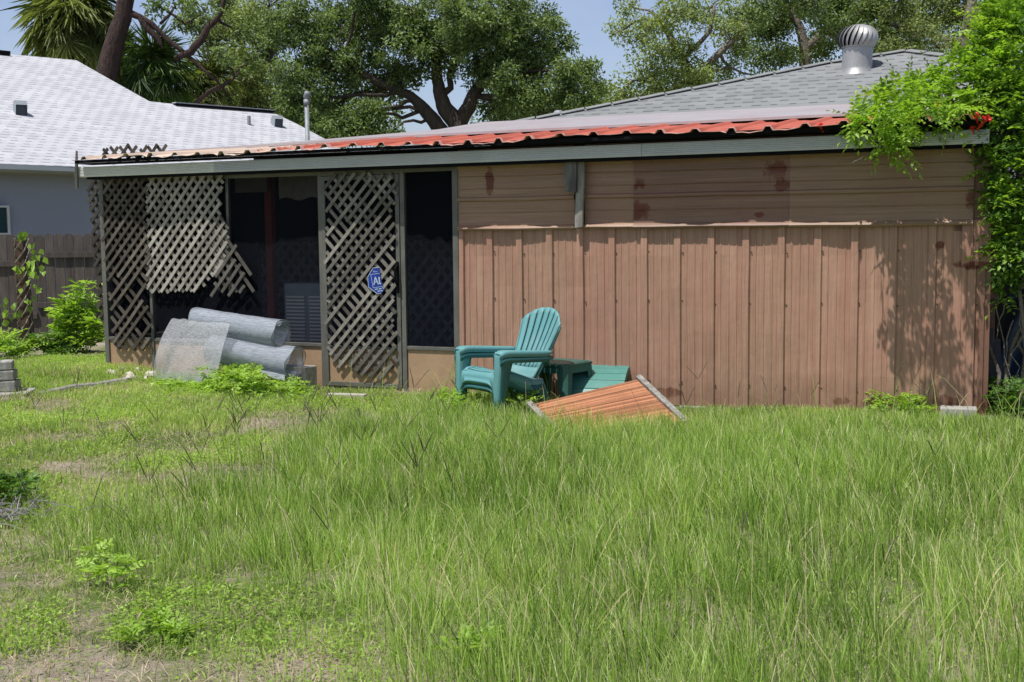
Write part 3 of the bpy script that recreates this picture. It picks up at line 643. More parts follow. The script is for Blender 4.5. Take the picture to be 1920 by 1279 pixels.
# ridge vent along lower ridge
mb=MB(); a=NP(326,197)-O; b=NP(512,211)-O
mb.bar(a+Vector((0,0,.05)),b+Vector((0,0,.05)),.16,.02,(0,0,1)); mb.build('ridge_cap',m_white,nh)
mb=MB(); mb.bar(a+Vector((0,0,.02))-nU*.02,b+Vector((0,0,.02))-nU*.02,.16,.03,(0,0,1)); mb.build('ridge_vent',m_dark,nh)
mb=MB(); a=NP(-60,95)-O; b=NP(16,103)-O; mb.bar(a+Vector((0,0,.03)),b+Vector((0,0,.03)),.24,.08,(0,0,1)); mb.build('ridge_vent',m_dark,nh)
def hoodvent(px,py,s_,label):
    p=NP(px,py); t=thing('hooded_roof_vent',label,'roof vent',p,math.atan2(nD.y,nD.x)-.2,group='hooded vents on the white roof')
    mb=MB(); P=[]
    for x in (-.11*s_,.11*s_):
        P.append([(x,.14*s_,-.12),(x,.12*s_,.18*s_),(x,.0,.26*s_),(x,-.12*s_,.25*s_),(x,-.17*s_,.16*s_)])
    mb.grid(P); 
    for x in (-.11*s_,.11*s_): mb.add([(x,.14*s_,-.12),(x,.12*s_,.18*s_),(x,0,.26*s_),(x,-.12*s_,.25*s_),(x,-.17*s_,.16*s_),(x,-.1*s_,-.12)],[(0,1,2,3,4,5)])
    mb.build('hood',surf('vent_grey',(.33,.37,.40),(.28,.31,.34),bump=.05),t)
    mb=MB(); mb.box((-.1*s_,-.085*s_,-.1),(.1*s_,-.07*s_,.2*s_)); mb.build('opening',surf('vent_shadow',(.10,.12,.14),(.08,.09,.11)),t)
hoodvent(38,213,.95,'grey hooded vent on the left part of the white roof')
hoodvent(519,236,.9,'grey hooded vent near the right hip of the white roof')
p=NP(467,234); t=thing('roof_pipe','short grey plumbing pipe on the white roof beside the right hooded vent','pipe',p,0); mb=MB(); mb.tube([(0,0,-.05),(0,0,.2)],.04,10); mb.build('pipe',m_galvp,t)
#@@PART2
# ------------------------------------------------------------------ wooden fence
FY=18.2
fa=atY(-60,441,FY); fb=atY(215,441,FY)
fence=thing('wooden_fence','grey dog eared picket fence standing below the blue grey house wall','fence',(fa.x,FY,-.12))
r=random.Random(2); mb=MB(); x=0.0
while x<(fb.x-fa.x):
    w=.135+r.uniform(-.006,.006); h=fa.z+.12+r.uniform(-.012,.012); mb.cur=r.uniform(.3,.9); t0=r.uniform(-.004,.004)
    mb.prism([(x,0),(x+w,0),(x+w,h-.035),(x+w-.035,h),(x+.035,h),(x,h-.035)],lambda a,b,c:(a,c+t0,b),0,.018); x+=w+.012
mb.build('pickets',m_fence,fence)
xs_=atY(68,500,FY).x-fa.x
for (a,b,zpx) in ((-.1,xs_,494),(xs_,fb.x-fa.x,478),(-.1,xs_,592),(xs_,fb.x-fa.x,572)):
    z=atY(100,zpx,FY).z+.12; mb=MB(); mb.box((a,-.045,z-.045),(b,-.002,z+.045)); mb.build('rail',m_fence,fence,bevel=.004)
pp=atZ(52,655,-.05); ph=atY(50,450,pp.y).z
t=thing('fence_post','brown square wooden post with vines wrapped around it in front of the grey fence','post',(pp.x,pp.y,-.1))
mb=MB(); w=.085; mb.hexa([(-w,-w,0),(w,-w,0),(w,w,0),(-w,w,0),(-w-.03,-w,ph+.1),(w-.05,-w,ph+.1),(w-.05,w,ph+.1),(-w-.03,w,ph+.1)]); mb.build('post',m_post,t,bevel=.008)
POSTP=pp; POSTH=ph
# ------------------------------------------------------------------ concrete blocks
t=thing('concrete_slab','grey weathered slab in the grass under the block stack at the left edge','slab',atZ(14,757,-.09),.15)
S0=atZ(14,757,-.09)
mb=MB(); mb.box((-.75,-.05,0),(.20,.35,.11)); mb.build('slab',m_conc,t,bevel=.02)
for i,(z,h,l) in enumerate(((.112,.11,'rough grey block lowest in the stack on the slab'),(.224,.10,'rough grey block second from the bottom of the stack on the slab'),(.326,.09,'pale grey block third from the bottom of the stack on the slab'))):
    t=thing('concrete_block',l,'concrete block',S0+Vector((-.02*i-.0,.12,z)),.1+.1*i,group='blocks stacked at the left edge')
    mb=MB(); P=[]; mb.box((-.4,-.1,0),(.06,.1,h-.003)); mb.build('block',surf('block_%d'%i,(.42,.41,.38) if i<2 else (.55,.54,.50),(.2,.19,.18),scale=14,fine=50,rough=.95,bump=1.0),t,bevel=.012)
t=thing('concrete_block','small pale rounded block on top of the stack at the left edge','concrete block',S0+Vector((-.17,.12,.418)),.1,group='blocks stacked at the left edge')
mb=MB(); mb.box((-.25,-.09,0),(.05,.09,.08)); mb.build('block',m_conc,t,bevel=.03)
p=Wp(*L(555,716,-.30)); p.z=-.1
t=thing('concrete_block','pale speckled concrete block under the lower wire roll beside the door','concrete block',p,WTH-.05)
mb=MB(); mb.box((-.2,-.1,0),(.2,.1,.27)); mb.build('block',surf('speckled_block',(.46,.44,.42),(.25,.23,.21),scale=20,fine=60,rough=.95,bump=1),t,bevel=.01)
p=Wp(*L(1797,772,-.12)); p.z=-.1
t=thing('paving_block','whitish concrete block lying at the right corner of the brown wall','concrete block',p,WTH+.05)
mb=MB(); mb.box((-.145,-.08,0),(.145,.08,.13)); mb.build('block',surf('white_block',(.5,.48,.45),(.26,.25,.23),scale=8,fine=40,rough=.95,bump=.8),t,bevel=.012)
a=atZ(1845,792,-.08); t=thing('paving_block','small white stone chip in the grass in front of the right corner block','stone',a,.4)
mb=MB(); mb.hexa([(-.1,-.05,0),(.12,-.04,0),(.1,.06,0),(-.09,.05,0),(-.08,-.03,.04),(.09,-.03,.06),(.07,.04,.05),(-.07,.04,.03)]); mb.build('stone',m_conc,t,bevel=.01)
# threshold plank and edging timbers
a=atZ(613,742,-.06);b=atZ(686,746,-.07)
t=thing('wood_plank','pale weathered plank lying on the ground under the screen door','plank',(a+b)/2,math.atan2((b-a).y,(b-a).x)); l_=(b-a).length/2
mb=MB(); mb.box((-l_,-.05,-.03),(l_,.05,.03)); mb.build('plank',surf('pale_plank',(.55,.52,.46),(.36,.33,.29),scale=4,fine=20,bump=.6),t,bevel=.005)
a=atZ(72,742,-.03);b=atZ(285,706,.0)
t=thing('edging_timber','low weathered landscape timber half sunk in the grass left of the wire rolls','timber',(a+b)/2,math.atan2((b-a).y,(b-a).x)); l_=(b-a).length/2
mb=MB(); mb.tube([(-l_,0,-.02),(-l_*.4,.05,.0),(0,.03,-.01),(l_*.5,-.03,.01),(l_,0,-.01)],.045,8); mb.build('timber',m_woodg,t)
r=random.Random(4)
for i in range(12):
    a=atZ(205+i*8+r.uniform(-5,5),700+r.uniform(-6,12),.03); t=thing('plaster_chip','small pale broken chip lying below the dark lattice panel','debris',a,r.uniform(0,3),group='pale broken chips below the lattice')
    w=r.uniform(.03,.08); mb=MB(); mb.hexa([(-w,-w*.5,0),(w,-w*.4,0),(w*.8,w*.5,0),(-w*.7,w*.4,0),(-w*.6,-w*.3,w*.5),(w*.5,-w*.3,w*.7),(w*.6,w*.3,w*.5),(-w*.5,w*.3,w*.3)]); mb.build('chip',surf('chip',(.6,.55,.48),(.4,.35,.3)) if i==0 else bpy.data.materials['chip'],t)
# ------------------------------------------------------------------ wire cloth rolls
def wroll(name,label,A,B,ra,rb,seed,turns=2.3,tail=.12):
    A=Vector(A);B=Vector(B); c=(A+B)/2; t=thing(name,label,'wire roll',c,0,group='rolls of grey wire cloth piled by the porch')
    d=(B-A).normalized(); up=Vector((0,0,1)); x=d.cross(up).normalized(); y=x.cross(d)
    r=random.Random(seed); n=int(turns*26); P=[]
    for j in range(15):
        s=j/14; cc=A.lerp(B,s)-c; R=ra+(rb-ra)*s; row=[]
        for i in range(n+1):
            a=i/26*2*PI+seed; rr=R*(.72+.28*i/n)*(1+.035*math.sin(a*2+s*3)+.012*math.sin(s*23+i))
            e=.015*math.sin(i*.9+seed) if j in(0,14) else 0
            row.append(cc+d*e+x*math.cos(a)*rr+y*math.sin(a)*rr*.94)
        for q in range(1,5): # loose tail
            l=row[-1]; row.append(l+(row[-1]-row[-2]).normalized()*tail/4+up*(.006*q*math.sin(s*5)))
        P.append(row)
    mb=MB(); mb.grid(P); mb.build('roll',m_mesh,t,True); 
    mb=MB()
    for row in (P[0],P[-1]): 
            mb=MB(); mb.tube(row,.004,4,False); mb.build('selvedge_wire',m_galvp,t,True)
    return t
def S(px,py,v): return Wp(*L(px,py,v))
wroll('wire_roll','upper roll of grey wire cloth lying tilted on the pile, open end right',S(370,603,-.42),S(527,626,-.50),.165,.155,1)
wroll('wire_roll','lower fat roll of grey wire cloth resting on the concrete block, under the upper roll',S(400,655,-.55),S(553,682,-.52),.18,.20,4)
# draped sheet
def sheet():
    c=S(365,690,-.75); t=thing('wire_sheet','loose hanging sheet of pale wire cloth draped over the left end of the rolls','wire cloth',c,0)
    tl=S(322,598,-.62);tr=S(432,606,-.68);bl=S(288,716,-.80);br=S(402,722,-.95); P=[]
    for j in range(22):
        s=j/21; row=[]
        for i in range(26):
            q=i/25; p=tl.lerp(tr,q).lerp(bl.lerp(br,q),s); 
            b=.09*math.sin(s*PI)*(.6+.4*math.cos(q*3))+.012*math.sin(q*9+s*4)*s+.004*math.sin(q*23+s*9)
            p=p-WN*b+Vector((0,0,.006*math.sin(q*37)*(s<.03)+.006*math.sin(q*9)*(s<.2)))
            row.append(p-c)
        P.append(row)
    # back curl at the top left
    mb=MB(); mb.grid(P); 
    R=[]
    for j in range(10):
        s=j/9; row=[]
        for i in range(9): 
            a=i/8; p=(S(330,598,-.62).lerp(S(300,716,-.62),s)); p=p+WD*(-.0-.16*math.sin(a*PI*.5)*(.5+.6*s))+WN*(.25*(a))-Vector((0,0,.06*a*a)); row.append(p-c)
        R.append(row)
    mb.grid(R); mb.build('sheet',m_mesh2,t,True); mb=MB(); mb.tube([r[0] for r in P][::-1]+P[0][1:]+[r[-1] for r in P][1:],.003,4,False); mb.build('selvedge_wire',m_galvp,t)
sheet()
# ------------------------------------------------------------------ adirondack chair
def smooth_poly(pts,n): return pts
def make_chair(label,mat):
    t=thing('adirondack_chair',label,'chair',(0,0,0),0,group='stacked plastic adirondack chairs')
    # front at y=0, back +y. half width to arm centre .29
    # seat curve
    seat=[(-.02,.335),(.02,.365),(.08,.372),(.18,.355),(.30,.315),(.42,.275),(.50,.262)]
    def sc_(s):
        x=s*(len(seat)-1); i=min(int(x),len(seat)-2); f=x-i; return seat[i][0]*(1-f)+seat[i+1][0]*f, seat[i][1]*(1-f)+seat[i+1][1]*f
    mb=MB(); ns=7
    for i in range(ns):
        s0=i/ns+.008; s1=(i+1)/ns-.02
        P=[]
        for s in (s0,(s0+s1)/2,s1):
            y,z=sc_(s); hw=.245-.03*s; P.append([(x*hw,y,z-.012*(1-x*x)) for x in (-1,-.5,0,.5,1)])
        mb.grid(P)
    # solid strips at either side joining slats
    for sx in (-1,1):
        P=[]
        for j in range(13):
            y,z=sc_(j/12); hw=.245-.03*j/12; P.append([(sx*(hw-.035),y,z+.002),(sx*(hw+.0),y,z+.004),(sx*(hw+.012),y,z-.03)])
        mb.grid(P)
    mb.build('seat',mat,t,True,solid=.008)
    # apron : front panel with arch
    mb=MB(); P=[]
    for i in range(21):
        x=-1+2*i/20; zb=.20+.075*(1-abs(x)**5)-(.10*(abs(x)**10)); P.append([(x*.265,-.03+.01*(1-x*x),.30),(x*.27,-.045+.012*(1-x*x),.20+ (zb-.20)*.4+.01),(x*.272,-.04,zb),(x*.272,-.025,zb-.003)])
        P[-1].insert(0,(x*.26,-.02,.338))
    mb.grid(P); mb.build('apron',mat,t,True,solid=.008)
    # front legs + arm: ribbon profile in side plane extruded
    for sx in (-1,1):
        mb=MB(); prof=[(0.0,.035,.0),(.15,.05,.0),(.30,.07,.0),(.42,.085,.005),(.50,.10,.012),(.545,.115,.03)]
        P=[]
        for z,w,yo in prof:   # leg front face wraps : C section
            P.append([(sx*(.262),-.03+yo+w,z),(sx*(.262),-.04+yo*.6,z),(sx*(.272),-.05+yo*.5,z),(sx*(.305+z*.06),-.045+yo*.6,z),(sx*(.315+z*.07),-.03+yo*.6,z),(sx*(.317+z*.07),-.02+yo+w,z)])
        mb.grid(P); mb.build('front_leg',mat,t,True,solid=.008)
        # arm
        mb=MB(); P=[]
        for i in range(15):
            s=i/14; y=-.045+.66*s; w=.056-.010*s+.006*math.sin(s*PI); cx=.306-.035*s*s; z=.560-.035*s
            if i==0: z-=.03; w-=.012
            if i==1: z-=.006
            if s>.9: w-=.02*(s-.9)/.1
            d=.05 if s<.9 else .03
            P.append([(sx*(cx-w),y,z-d),(sx*(cx-w-.0),y,z-.012),(sx*(cx-w+.012),y,z),(sx*(cx+w-.012),y,z),(sx*(cx+w),y,z-.012),(sx*(cx+w),y,z-d)])
        mb.grid(P); mb.build('arm',mat,t,True,solid=.007)
        # rear leg
        mb=MB(); P=[]
        for z,yo,w in ((.27,.40,.14),(.2,.46,.11),(.1,.53,.08),(.0,.58,.06)):
            P.append([(sx*.20,yo,z),(sx*.235,yo-.005,z),(sx*.24,yo+w,z),(sx*.205,yo+w+.005,z)])
        mb.grid(P); mb.build('rear_leg',mat,t,True,solid=.008)
        mb=MB(); P=[]   # side skirt below the seat
        for j in range(9):
            y,z=sc_(j/8); P.append([(sx*(.245-.03*j/8+.01),y,z-.005),(sx*(.25-.03*j/8+.008),y,z-.09-.02*(j>4))])
        mb.grid(P); mb.build('side_skirt',mat,t,True,solid=.007)
        mb=MB(); mb.tube([(sx*.262,.585,.50),(sx*.235,.60,.47),(sx*.20,.60,.43)],[.02,.022,.018],8); mb.build('arm_bracket',mat,t,True)
    # back : fan of slats
    B0=Vector((0,.47,.25)); tilt=math.radians(27); bu=Vector((0,math.sin(tilt),math.cos(tilt))); bn=Vector((0,-math.cos(tilt),math.sin(tilt)))
    mb=MB(); ns=7; H=.735
    def bp(x,h): # x in -1..1 ; h in 0..1
        hw=.185+.105*min(1,h*1.15)**1.1
        return B0+bu*(h*H)+Vector((x*hw,0,0))+bn*(.045*x*x*(.5+.5*h)-.02*math.sin(h*PI))
    def topof(x): return 1-.20*abs(x)**2.4
    for i in range(ns):
        x0=-1+2*i/ns+.03; x1=-1+2*(i+1)/ns-.03; P=[]
        for j in range(13):
            row=[]
            for kx in range(4):
                x=x0+(x1-x0)*kx/3; tp=topof(x); 
                h=.17+(tp-.17)*j/12; row.append(bp(x,h)+bn*(-.004 if kx in(0,3) else 0))
            P.append(row)
        mb.grid(P)
    P=[]   # solid lower part
    for j in range(4):
        h=.0+.175*j/3; P.append([bp(-1+2*i/12,h) for i in range(13)])
    mb.grid(P)
    P=[[bp(-1+2*i/24+0,topof(-1+2*i/24)-q) -bn*.006 for i in range(25)] for q in (0,.02,.045)]; mb.grid(P)
    for sx in (-1,1):
        P=[[bp(sx,.02+.78*j/10),bp(sx*1.03,.02+.78*j/10)-bn*.02] for j in range(11)]; mb.grid(P)
    mb.build('backrest',mat,t,True,solid=.008); return t
cf=atZ(903,778,-.08)
PHI=math.radians(-52)
ch1=make_chair('darker teal lower adirondack chair nested underneath the lighter one',m_chair2)
ch1.location=(cf.x,cf.y,-.09); ch1.rotation_euler=(0,0,PHI)
ch2=make_chair('light teal plastic adirondack chair stacked on top of the darker one, facing left',m_chair)
off=Vector((math.sin(PHI),-math.cos(PHI),0))
ch2.location=Vector((cf.x,cf.y,-.035))+off*.012; ch2.rotation_euler=(math.radians(-1),0,PHI); ch1.scale=ch2.scale=(.96,.96,.98)
# ------------------------------------------------------------------ side table
def table():
    c=atZ(1042,763,-.09); c=Vector((c.x,c.y+.12,-.09)); t=thing('side_table','dark green plastic side table with notched corners beside the teal chairs','table',c,math.radians(-38))
    hx,hy=.30,.24; n=.06; oc=[(-hx+n,-hy),(hx-n,-hy),(hx-n*.6,-hy+n*.5),(hx,-hy+n),(hx,hy-n),(hx-n*.6,hy-n*.5),(hx-n,hy),(-hx+n,hy),(-hx+n*.6,hy-n*.5),(-hx,hy-n),(-hx,-hy+n),(-hx+n*.6,-hy+n*.5)]
    mb=MB(); mb.prism(oc,lambda x,y,z:(x,y,z),.395,.415)
    mb.prism([(x*.9,y*.88) for x,y in oc],lambda x,y,z:(x,y,z),.4151,.419); mb.build('tabletop',m_table,t,bevel=.006)
    mb=MB(); 
    for a,b in zip(oc,oc[1:]+oc[:1]): mb.hexa([(a[0]*.96,a[1]*.96,.33),(b[0]*.96,b[1]*.96,.33),(b[0]*.93,b[1]*.93,.33),(a[0]*.93,a[1]*.93,.33),(a[0]*.97,a[1]*.97,.395),(b[0]*.97,b[1]*.97,.395),(b[0]*.93,b[1]*.93,.395),(a[0]*.93,a[1]*.93,.395)])
    mb.build('apron',m_table,t)
    for sx in (-1,1):
        for sy in (-1,1):
            mb=MB(); P=[]
            for z,w in ((.40,.085),(.30,.075),(.15,.06),(0,.045)):
                ox=hx-.02+(.4-z)*.05; oy=hy-.02+(.4-z)*.05
                P.append([(sx*(ox-w*1.3),sy*oy,z),(sx*(ox-w*.4),sy*oy,z),(sx*ox,sy*(oy-w*.4),z),(sx*ox,sy*(oy-w*1.3),z)])
            mb.grid(P); mb.build('leg',m_table,t,False,solid=.01,bevel=.003)
table()
# ------------------------------------------------------------------ slatted footrest
def footrest():
    c=atZ(1130,765,-.09); c=Vector((c.x,c.y+.28,-.09)); t=thing('slatted_footrest','sea green plastic footrest with curved slats between the side table and the wall','footrest',c,math.radians(-14))
    prof=[(-.34,.10),(-.27,.18),(-.18,.25),(-.08,.30),(.03,.335),(.14,.35),(.20,.345)]
    for i in range(6):
        (y0,z0),(y1,z1)=prof[i],prof[i+1]; d=Vector((0,y1-y0,z1-z0)); 
        a=Vector((0,y0,z0))+d*.03; b=Vector((0,y1,z1))-d*.03; hw=.26
        n=Vector((0,-d.z,d.y)).normalized()*.014
        mb=MB(); mb.hexa([a+Vector((-hw,0,0))-n,a+Vector((hw,0,0))-n,b+Vector((hw,0,0))-n,b+Vector((-hw,0,0))-n,a+Vector((-hw,0,0)),a+Vector((hw,0,0)),b+Vector((hw,0,0)),b+Vector((-hw,0,0))])
        mb.build('slat',m_otto,t,bevel=.004)
    for sx in (-1,1):
        mb=MB(); top=[(y,z-.015) for y,z in prof]; bot=[(.2,.29),(.14,.28),(.03,.26),(-.08,.22),(-.18,.17),(-.27,.10),(-.32,.05)]
        mb.prism(top+bot,lambda y,z,q:(sx*(.235+q),y,z),0,.02); mb.build('side_rail',m_otto,t)
        for y,z in ((.16,.3),(-.22,.16)):
            mb=MB(); mb.hexa([(sx*.20,y-.03,0),(sx*.25,y-.03,0),(sx*.25,y+.03,0),(sx*.20,y+.03,0),(sx*.21,y-.04,z),(sx*.25,y-.04,z),(sx*.25,y+.05,z),(sx*.21,y+.05,z)]); mb.build('leg',m_otto,t,bevel=.004)
footrest()
# ------------------------------------------------------------------ orange slatted panel
def panel():
    TL=atY(1000,758,9.95); TR=atY(1194,712,10.10); BR=atY(1277,791,9.55); BL=atY(1066,825,9.25)
    print('panel',TL,TR,BR,BL)
    c=(BL+BR)/2; t=thing('slatted_wood_board','orange slatted wooden panel with grey end rails lying tilted in the grass','wood panel',c,0)
    n=(TR-TL).cross(BL-TL).normalized(); n=-n if n.z<0 else n
    e=(TR-TL).normalized()
    rd=random.Random(1); N=25; mb=MB()
    for i in range(N):
        s0=i/N; s1=(i+.93)/N; mb.cur=rd.uniform(.35,.9); o=n*rd.uniform(-.002,.002)
        a=TL.lerp(BL,s0)-c+o;b=TR.lerp(BR,s0)-c+o;cc=TR.lerp(BR,s1)-c+o;d=TL.lerp(BL,s1)-c+o
        mb.hexa([d-n*.016,cc-n*.016,b-n*.016,a-n*.016,d,cc,b,a])
    mb.build('slats',m_orange,t)
    for (a,b,sg) in ((TL,BL,-1),(TR,BR,1)):
        mb=MB(); d=(b-a).normalized(); mb.bar(a-c-d*.03+e*sg*.028+n*.0,b-c+d*.03+e*sg*.028,.05,.05,n); mb.build('end_rail',m_woodg,t,bevel=.004)
    mb=MB(); 
    mb.bar(TL.lerp(TR,.1)-c-n*.04-(TL-BL).normalized()*.1,TL.lerp(TR,.9)-c-n*.04-(TL-BL).normalized()*.1,.05,.03,n); mb.build('backing_batten',m_woodg,t)
panel()
# ------------------------------------------------------------------ right side: tarp, boards, added dark backdrop
def S2(px,py,v): return Wp(*L(px,py,v))
a=Wp(UE+.05,2.2,-.1)
t=thing('shade_backdrop','near black board backdrop added to fill the shade behind the vine','fence',a,WTH)  # backdrop boards added to fill the dark gap, shade put into their colour
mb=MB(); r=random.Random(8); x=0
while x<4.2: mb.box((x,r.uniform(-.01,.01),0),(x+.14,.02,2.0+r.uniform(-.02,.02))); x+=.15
mb.build('pickets',surf('shade_backdrop_black',(.035,.033,.035),(.018,.017,.018),bump=.4),t)
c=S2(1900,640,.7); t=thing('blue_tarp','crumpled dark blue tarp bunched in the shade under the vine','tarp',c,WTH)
P=[]; 
for j in range(16):
    s=j/15; P.append([(-.03+.75*(i/19)-.15*s*(i<8),.06*math.sin(i*1.3+s*4)+.05*math.sin(i*.6+s*9)-.12*s,.42-.85*s+.05*math.sin(i*.5)) for i in range(20)])
mb=MB(); mb.grid(P); mb.build('sheet',m_tarp,t,True)
for i,(px,lab) in enumerate(((1863,'left'),(1873,'middle'),(1886,'right'))):
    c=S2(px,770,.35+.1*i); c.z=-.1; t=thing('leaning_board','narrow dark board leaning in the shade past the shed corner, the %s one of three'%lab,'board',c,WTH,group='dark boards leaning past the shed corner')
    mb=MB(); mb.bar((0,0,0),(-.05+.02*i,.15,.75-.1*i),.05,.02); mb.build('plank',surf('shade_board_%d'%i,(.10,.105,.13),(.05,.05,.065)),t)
# ------------------------------------------------------------------ foliage helpers
def unit(n):
    v=rng.normal(size=(n,3)); return nrm(v)
def cluster_leaves(name,centers,radii,per,Ln,Wd,mat,parent,base,var0=(.2,.8),flat=.75,upb=.9,seed=0):
    C=np.array(centers,float); R=np.array(radii,float); n=len(C)
    cv=rng.uniform(*var0,n); idx=np.repeat(np.arange(n),per); m=len(idx)
    d=unit(m)*(rng.uniform(0,1,(m,1))**.5); d[:,2]*=flat
    P=C[idx]+d*R[idx][:,None]
    D=unit(m)+d*.8; D[:,2]-=.15
    N=unit(m)*.8; N[:,2]+=upb
    L_=Ln*rng.uniform(.6,1.3,m); W_=Wd*rng.uniform(.7,1.2,m)
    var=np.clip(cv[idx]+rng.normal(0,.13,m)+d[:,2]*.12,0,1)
    return leaves(name,P-np.array(base),D,N,L_,W_,var,mat,parent)
def limb_pts(a,b,n=5,wob=.06,r=random):
    a=Vector(a);b=Vector(b); l=(b-a).length; out=[]
    for i in range(n+1):
        s=i/n; p=a.lerp(b,s); 
        if 0<i<n: p=p+Vector((r.gauss(0,1),r.gauss(0,1),r.gauss(0,1)))*wob*l*.5+Vector((0,0,.05*l*math.sin(s*PI)))
        out.append(p)
    return out
def tree(name,label,Y,trunks,blobs,leaf,per,nsub,mat,bark,rad=.3,seed=0,group=None,subr=.42,limb0=None,flat=.75,twig=.012,spread=1.6,var0=(.15,.8)):
    r=random.Random(seed); t0=trunks[0]; b0=atY(t0[0][0],t0[0][1],Y)
    base=Vector((b0.x,Y,-.1)); t=thing(name,label,'tree',base,0,group=group)
    mb=MB(); nodes=[]
    for tr in trunks:
        pts=[]
        if tr is t0: pts.append(base)
        for q in tr:
            p=atY(q[0],q[1],Y+(q[3] if len(q)>3 else 0)); pts.append(p)
        rs=([tr[0][2]*1.15] if tr is t0 else [])+[q[2] for q in tr]
        # refine
        pp=[];rr=[]
        for i in range(len(pts)-1):
            for s in (0,.33,.66):
                w=r.gauss(0,.02)*(pts[i+1]-pts[i]).length if s else 0
                pp.append(pts[i].lerp(pts[i+1],s)+Vector((w,w,0))); rr.append(rs[i]*(1-s)+rs[i+1]*s)
        pp.append(pts[-1]); rr.append(rs[-1]); mb.tube([p-base for p in pp],rr,10)
        nodes+= [(p,q) for p,q in zip(pp,rr)]
    cs=[];rs_=[]
    for bl in blobs:
        px,py,rp=bl[:3]; yo=bl[3] if len(bl)>3 else r.uniform(-spread,spread)
        c=atY(px,py,Y+yo); R=rp*Y/FPX
        nd=min(nodes,key=lambda q:(q[0]-c).length+ (0 if q[0].z<c.z+.5 else 1.5))
        mb.tube([p-base for p in limb_pts(nd[0],c,5,.07,r)],[min(nd[1]*.55,R*.09)*(1-.8*i/5)+.012 for i in range(6)],6)
        k_=max(3,int(nsub*(rp/70)**1.6))
        for _ in range(k_):
            d=Vector((r.gauss(0,1),r.gauss(0,1),r.gauss(0,1))).normalized()*(r.random()**.45)*R; d.z*=.85
            p=c+d; cs.append(tuple(p)); rs_.append(subr*r.uniform(.6,1.2))
            if r.random()<.55: mb.tube([q-base for q in limb_pts(c,p,3,.08,r)],[twig*1.8,twig*1.3,twig,twig*.5],4,False)
    mb.build('trunk',bark,t,True)
    cluster_leaves('crown',cs,rs_,per,leaf,leaf*.5,mat,t,base,var0,flat)
    return t
# palms
def fan_palm(label,Y,px,py,rpx,nf,mat,seed,ftip=None):
    r=random.Random(seed); c=atY(px,py,Y); R=rpx*Y/FPX; base=Vector((c.x,Y,-.1))
    t=thing('cabbage_palm',label,'palm tree',base,0,group='fan palms behind the white roof')
    mb=MB(); top=c-base; mb.tube([(0,0,0),(.05,0,top.z*.5),(top.x,0,top.z)],[.24,.2,.2],10); mb.build('trunk',m_barkp,t,True)
    mb=MB(); P=[];D=[];N=[];Ls=[];V=[]
    for i in range(nf):
        el=r.uniform(-.9,1.45); az=r.uniform(0,2*PI); d=Vector((math.cos(az)*math.cos(el),math.sin(az)*math.cos(el),math.sin(el)))
        pl=R*r.uniform(.25,.55); 
        mid=c+d*pl*.6+Vector((0,0,.04*R)); tip=c+d*pl-Vector((0,0,.10*R*math.cos(el)))
        mb.tube([c-base,mid-base,tip-base],[.02,.014,.01],4)
        fd=(tip-mid).normalized(); side=fd.cross(Vector((0,0,1)))
        side=side.normalized() if side.length>.05 else Vector((1,0,0)); nn=side.cross(fd).normalized()
        side=(side+nn*r.uniform(-.6,.6)).normalized(); nn=side.cross(fd).normalized()
        nl=26; fl=R*r.uniform(.36,.6); v0=r.uniform(.0,.75) if el>-.3 else r.uniform(.4,1.0)
        for j in range(nl):
            a=(-1+2*j/(nl-1))*2.0; dd=fd*math.cos(a)+side*math.sin(a)-nn*.25*abs(math.sin(a))-Vector((0,0,r.uniform(.1,.55)))+Vector((r.gauss(0,.08),r.gauss(0,.08),0))
            P.append(tip+fd*.02);D.append(dd);N.append(nn+side*.25*(j%2*2-1)); Ls.append(fl*(.75+.25*math.cos(a))*r.uniform(.6,1.15)); V.append(v0+r.uniform(-.15,.15))
    mb.build('petioles',m_palm,t); Ls=np.array(Ls)
    leaves('fronds',np.array([tuple(p-base) for p in P]),np.array([tuple(p) for p in D]),np.array([tuple(p) for p in N]),Ls,Ls*.045,np.clip(np.array(V),0,1),mat,t,.35)
    return t
fan_palm('tall fan palm with a full yellow green crown at the upper left',33,142,38,135,150,m_palm,1)
fan_palm('low dark green fan palm right of the leaning trunk above the white roof',31,285,130,105,100,m_palm2,2)
fan_palm('low olive fan palm just above the lower ridge of the white roof',33,390,165,95,85,m_palm,3)
fan_palm('small shaded fan palm squeezed between the leaning trunk and the low dark palm',34,225,110,80,45,m_palm2,5)
# leaning pine with crooked limbs
tree('leaning_pine','leaning dark red brown tree trunk with crooked bare limbs over the white roof',30,
 [[(196,160,.30),(207,110,.26),(224,50,.225),(236,0,.20),(250,-60,.16)],
  [(236,22,.10),(262,32,.08),(285,45,.07),(312,72,.06),(345,98,.055),(372,122,.045),(405,150,.035),(432,180,.02)],
  [(262,32,.08),(278,55,.09),(296,72,.07),(306,90,.03)],
  [(328,110,.07),(358,98,.10),(382,68,.09),(415,22,.065),(424,-20,.05)],
  [(300,45,.04),(320,25,.04),(348,45,.03),(385,22,.02)],
  [(365,195,.06),(392,172,.06),(420,160,.05),(440,146,.03)]],
 [(330,10,30),(360,45,26),(300,15,22),(410,100,30),(440,60,34),(470,110,30),(380,15,30)],.13,60,9,m_oak,m_barkp,seed=3,subr=.34,flat=.6)
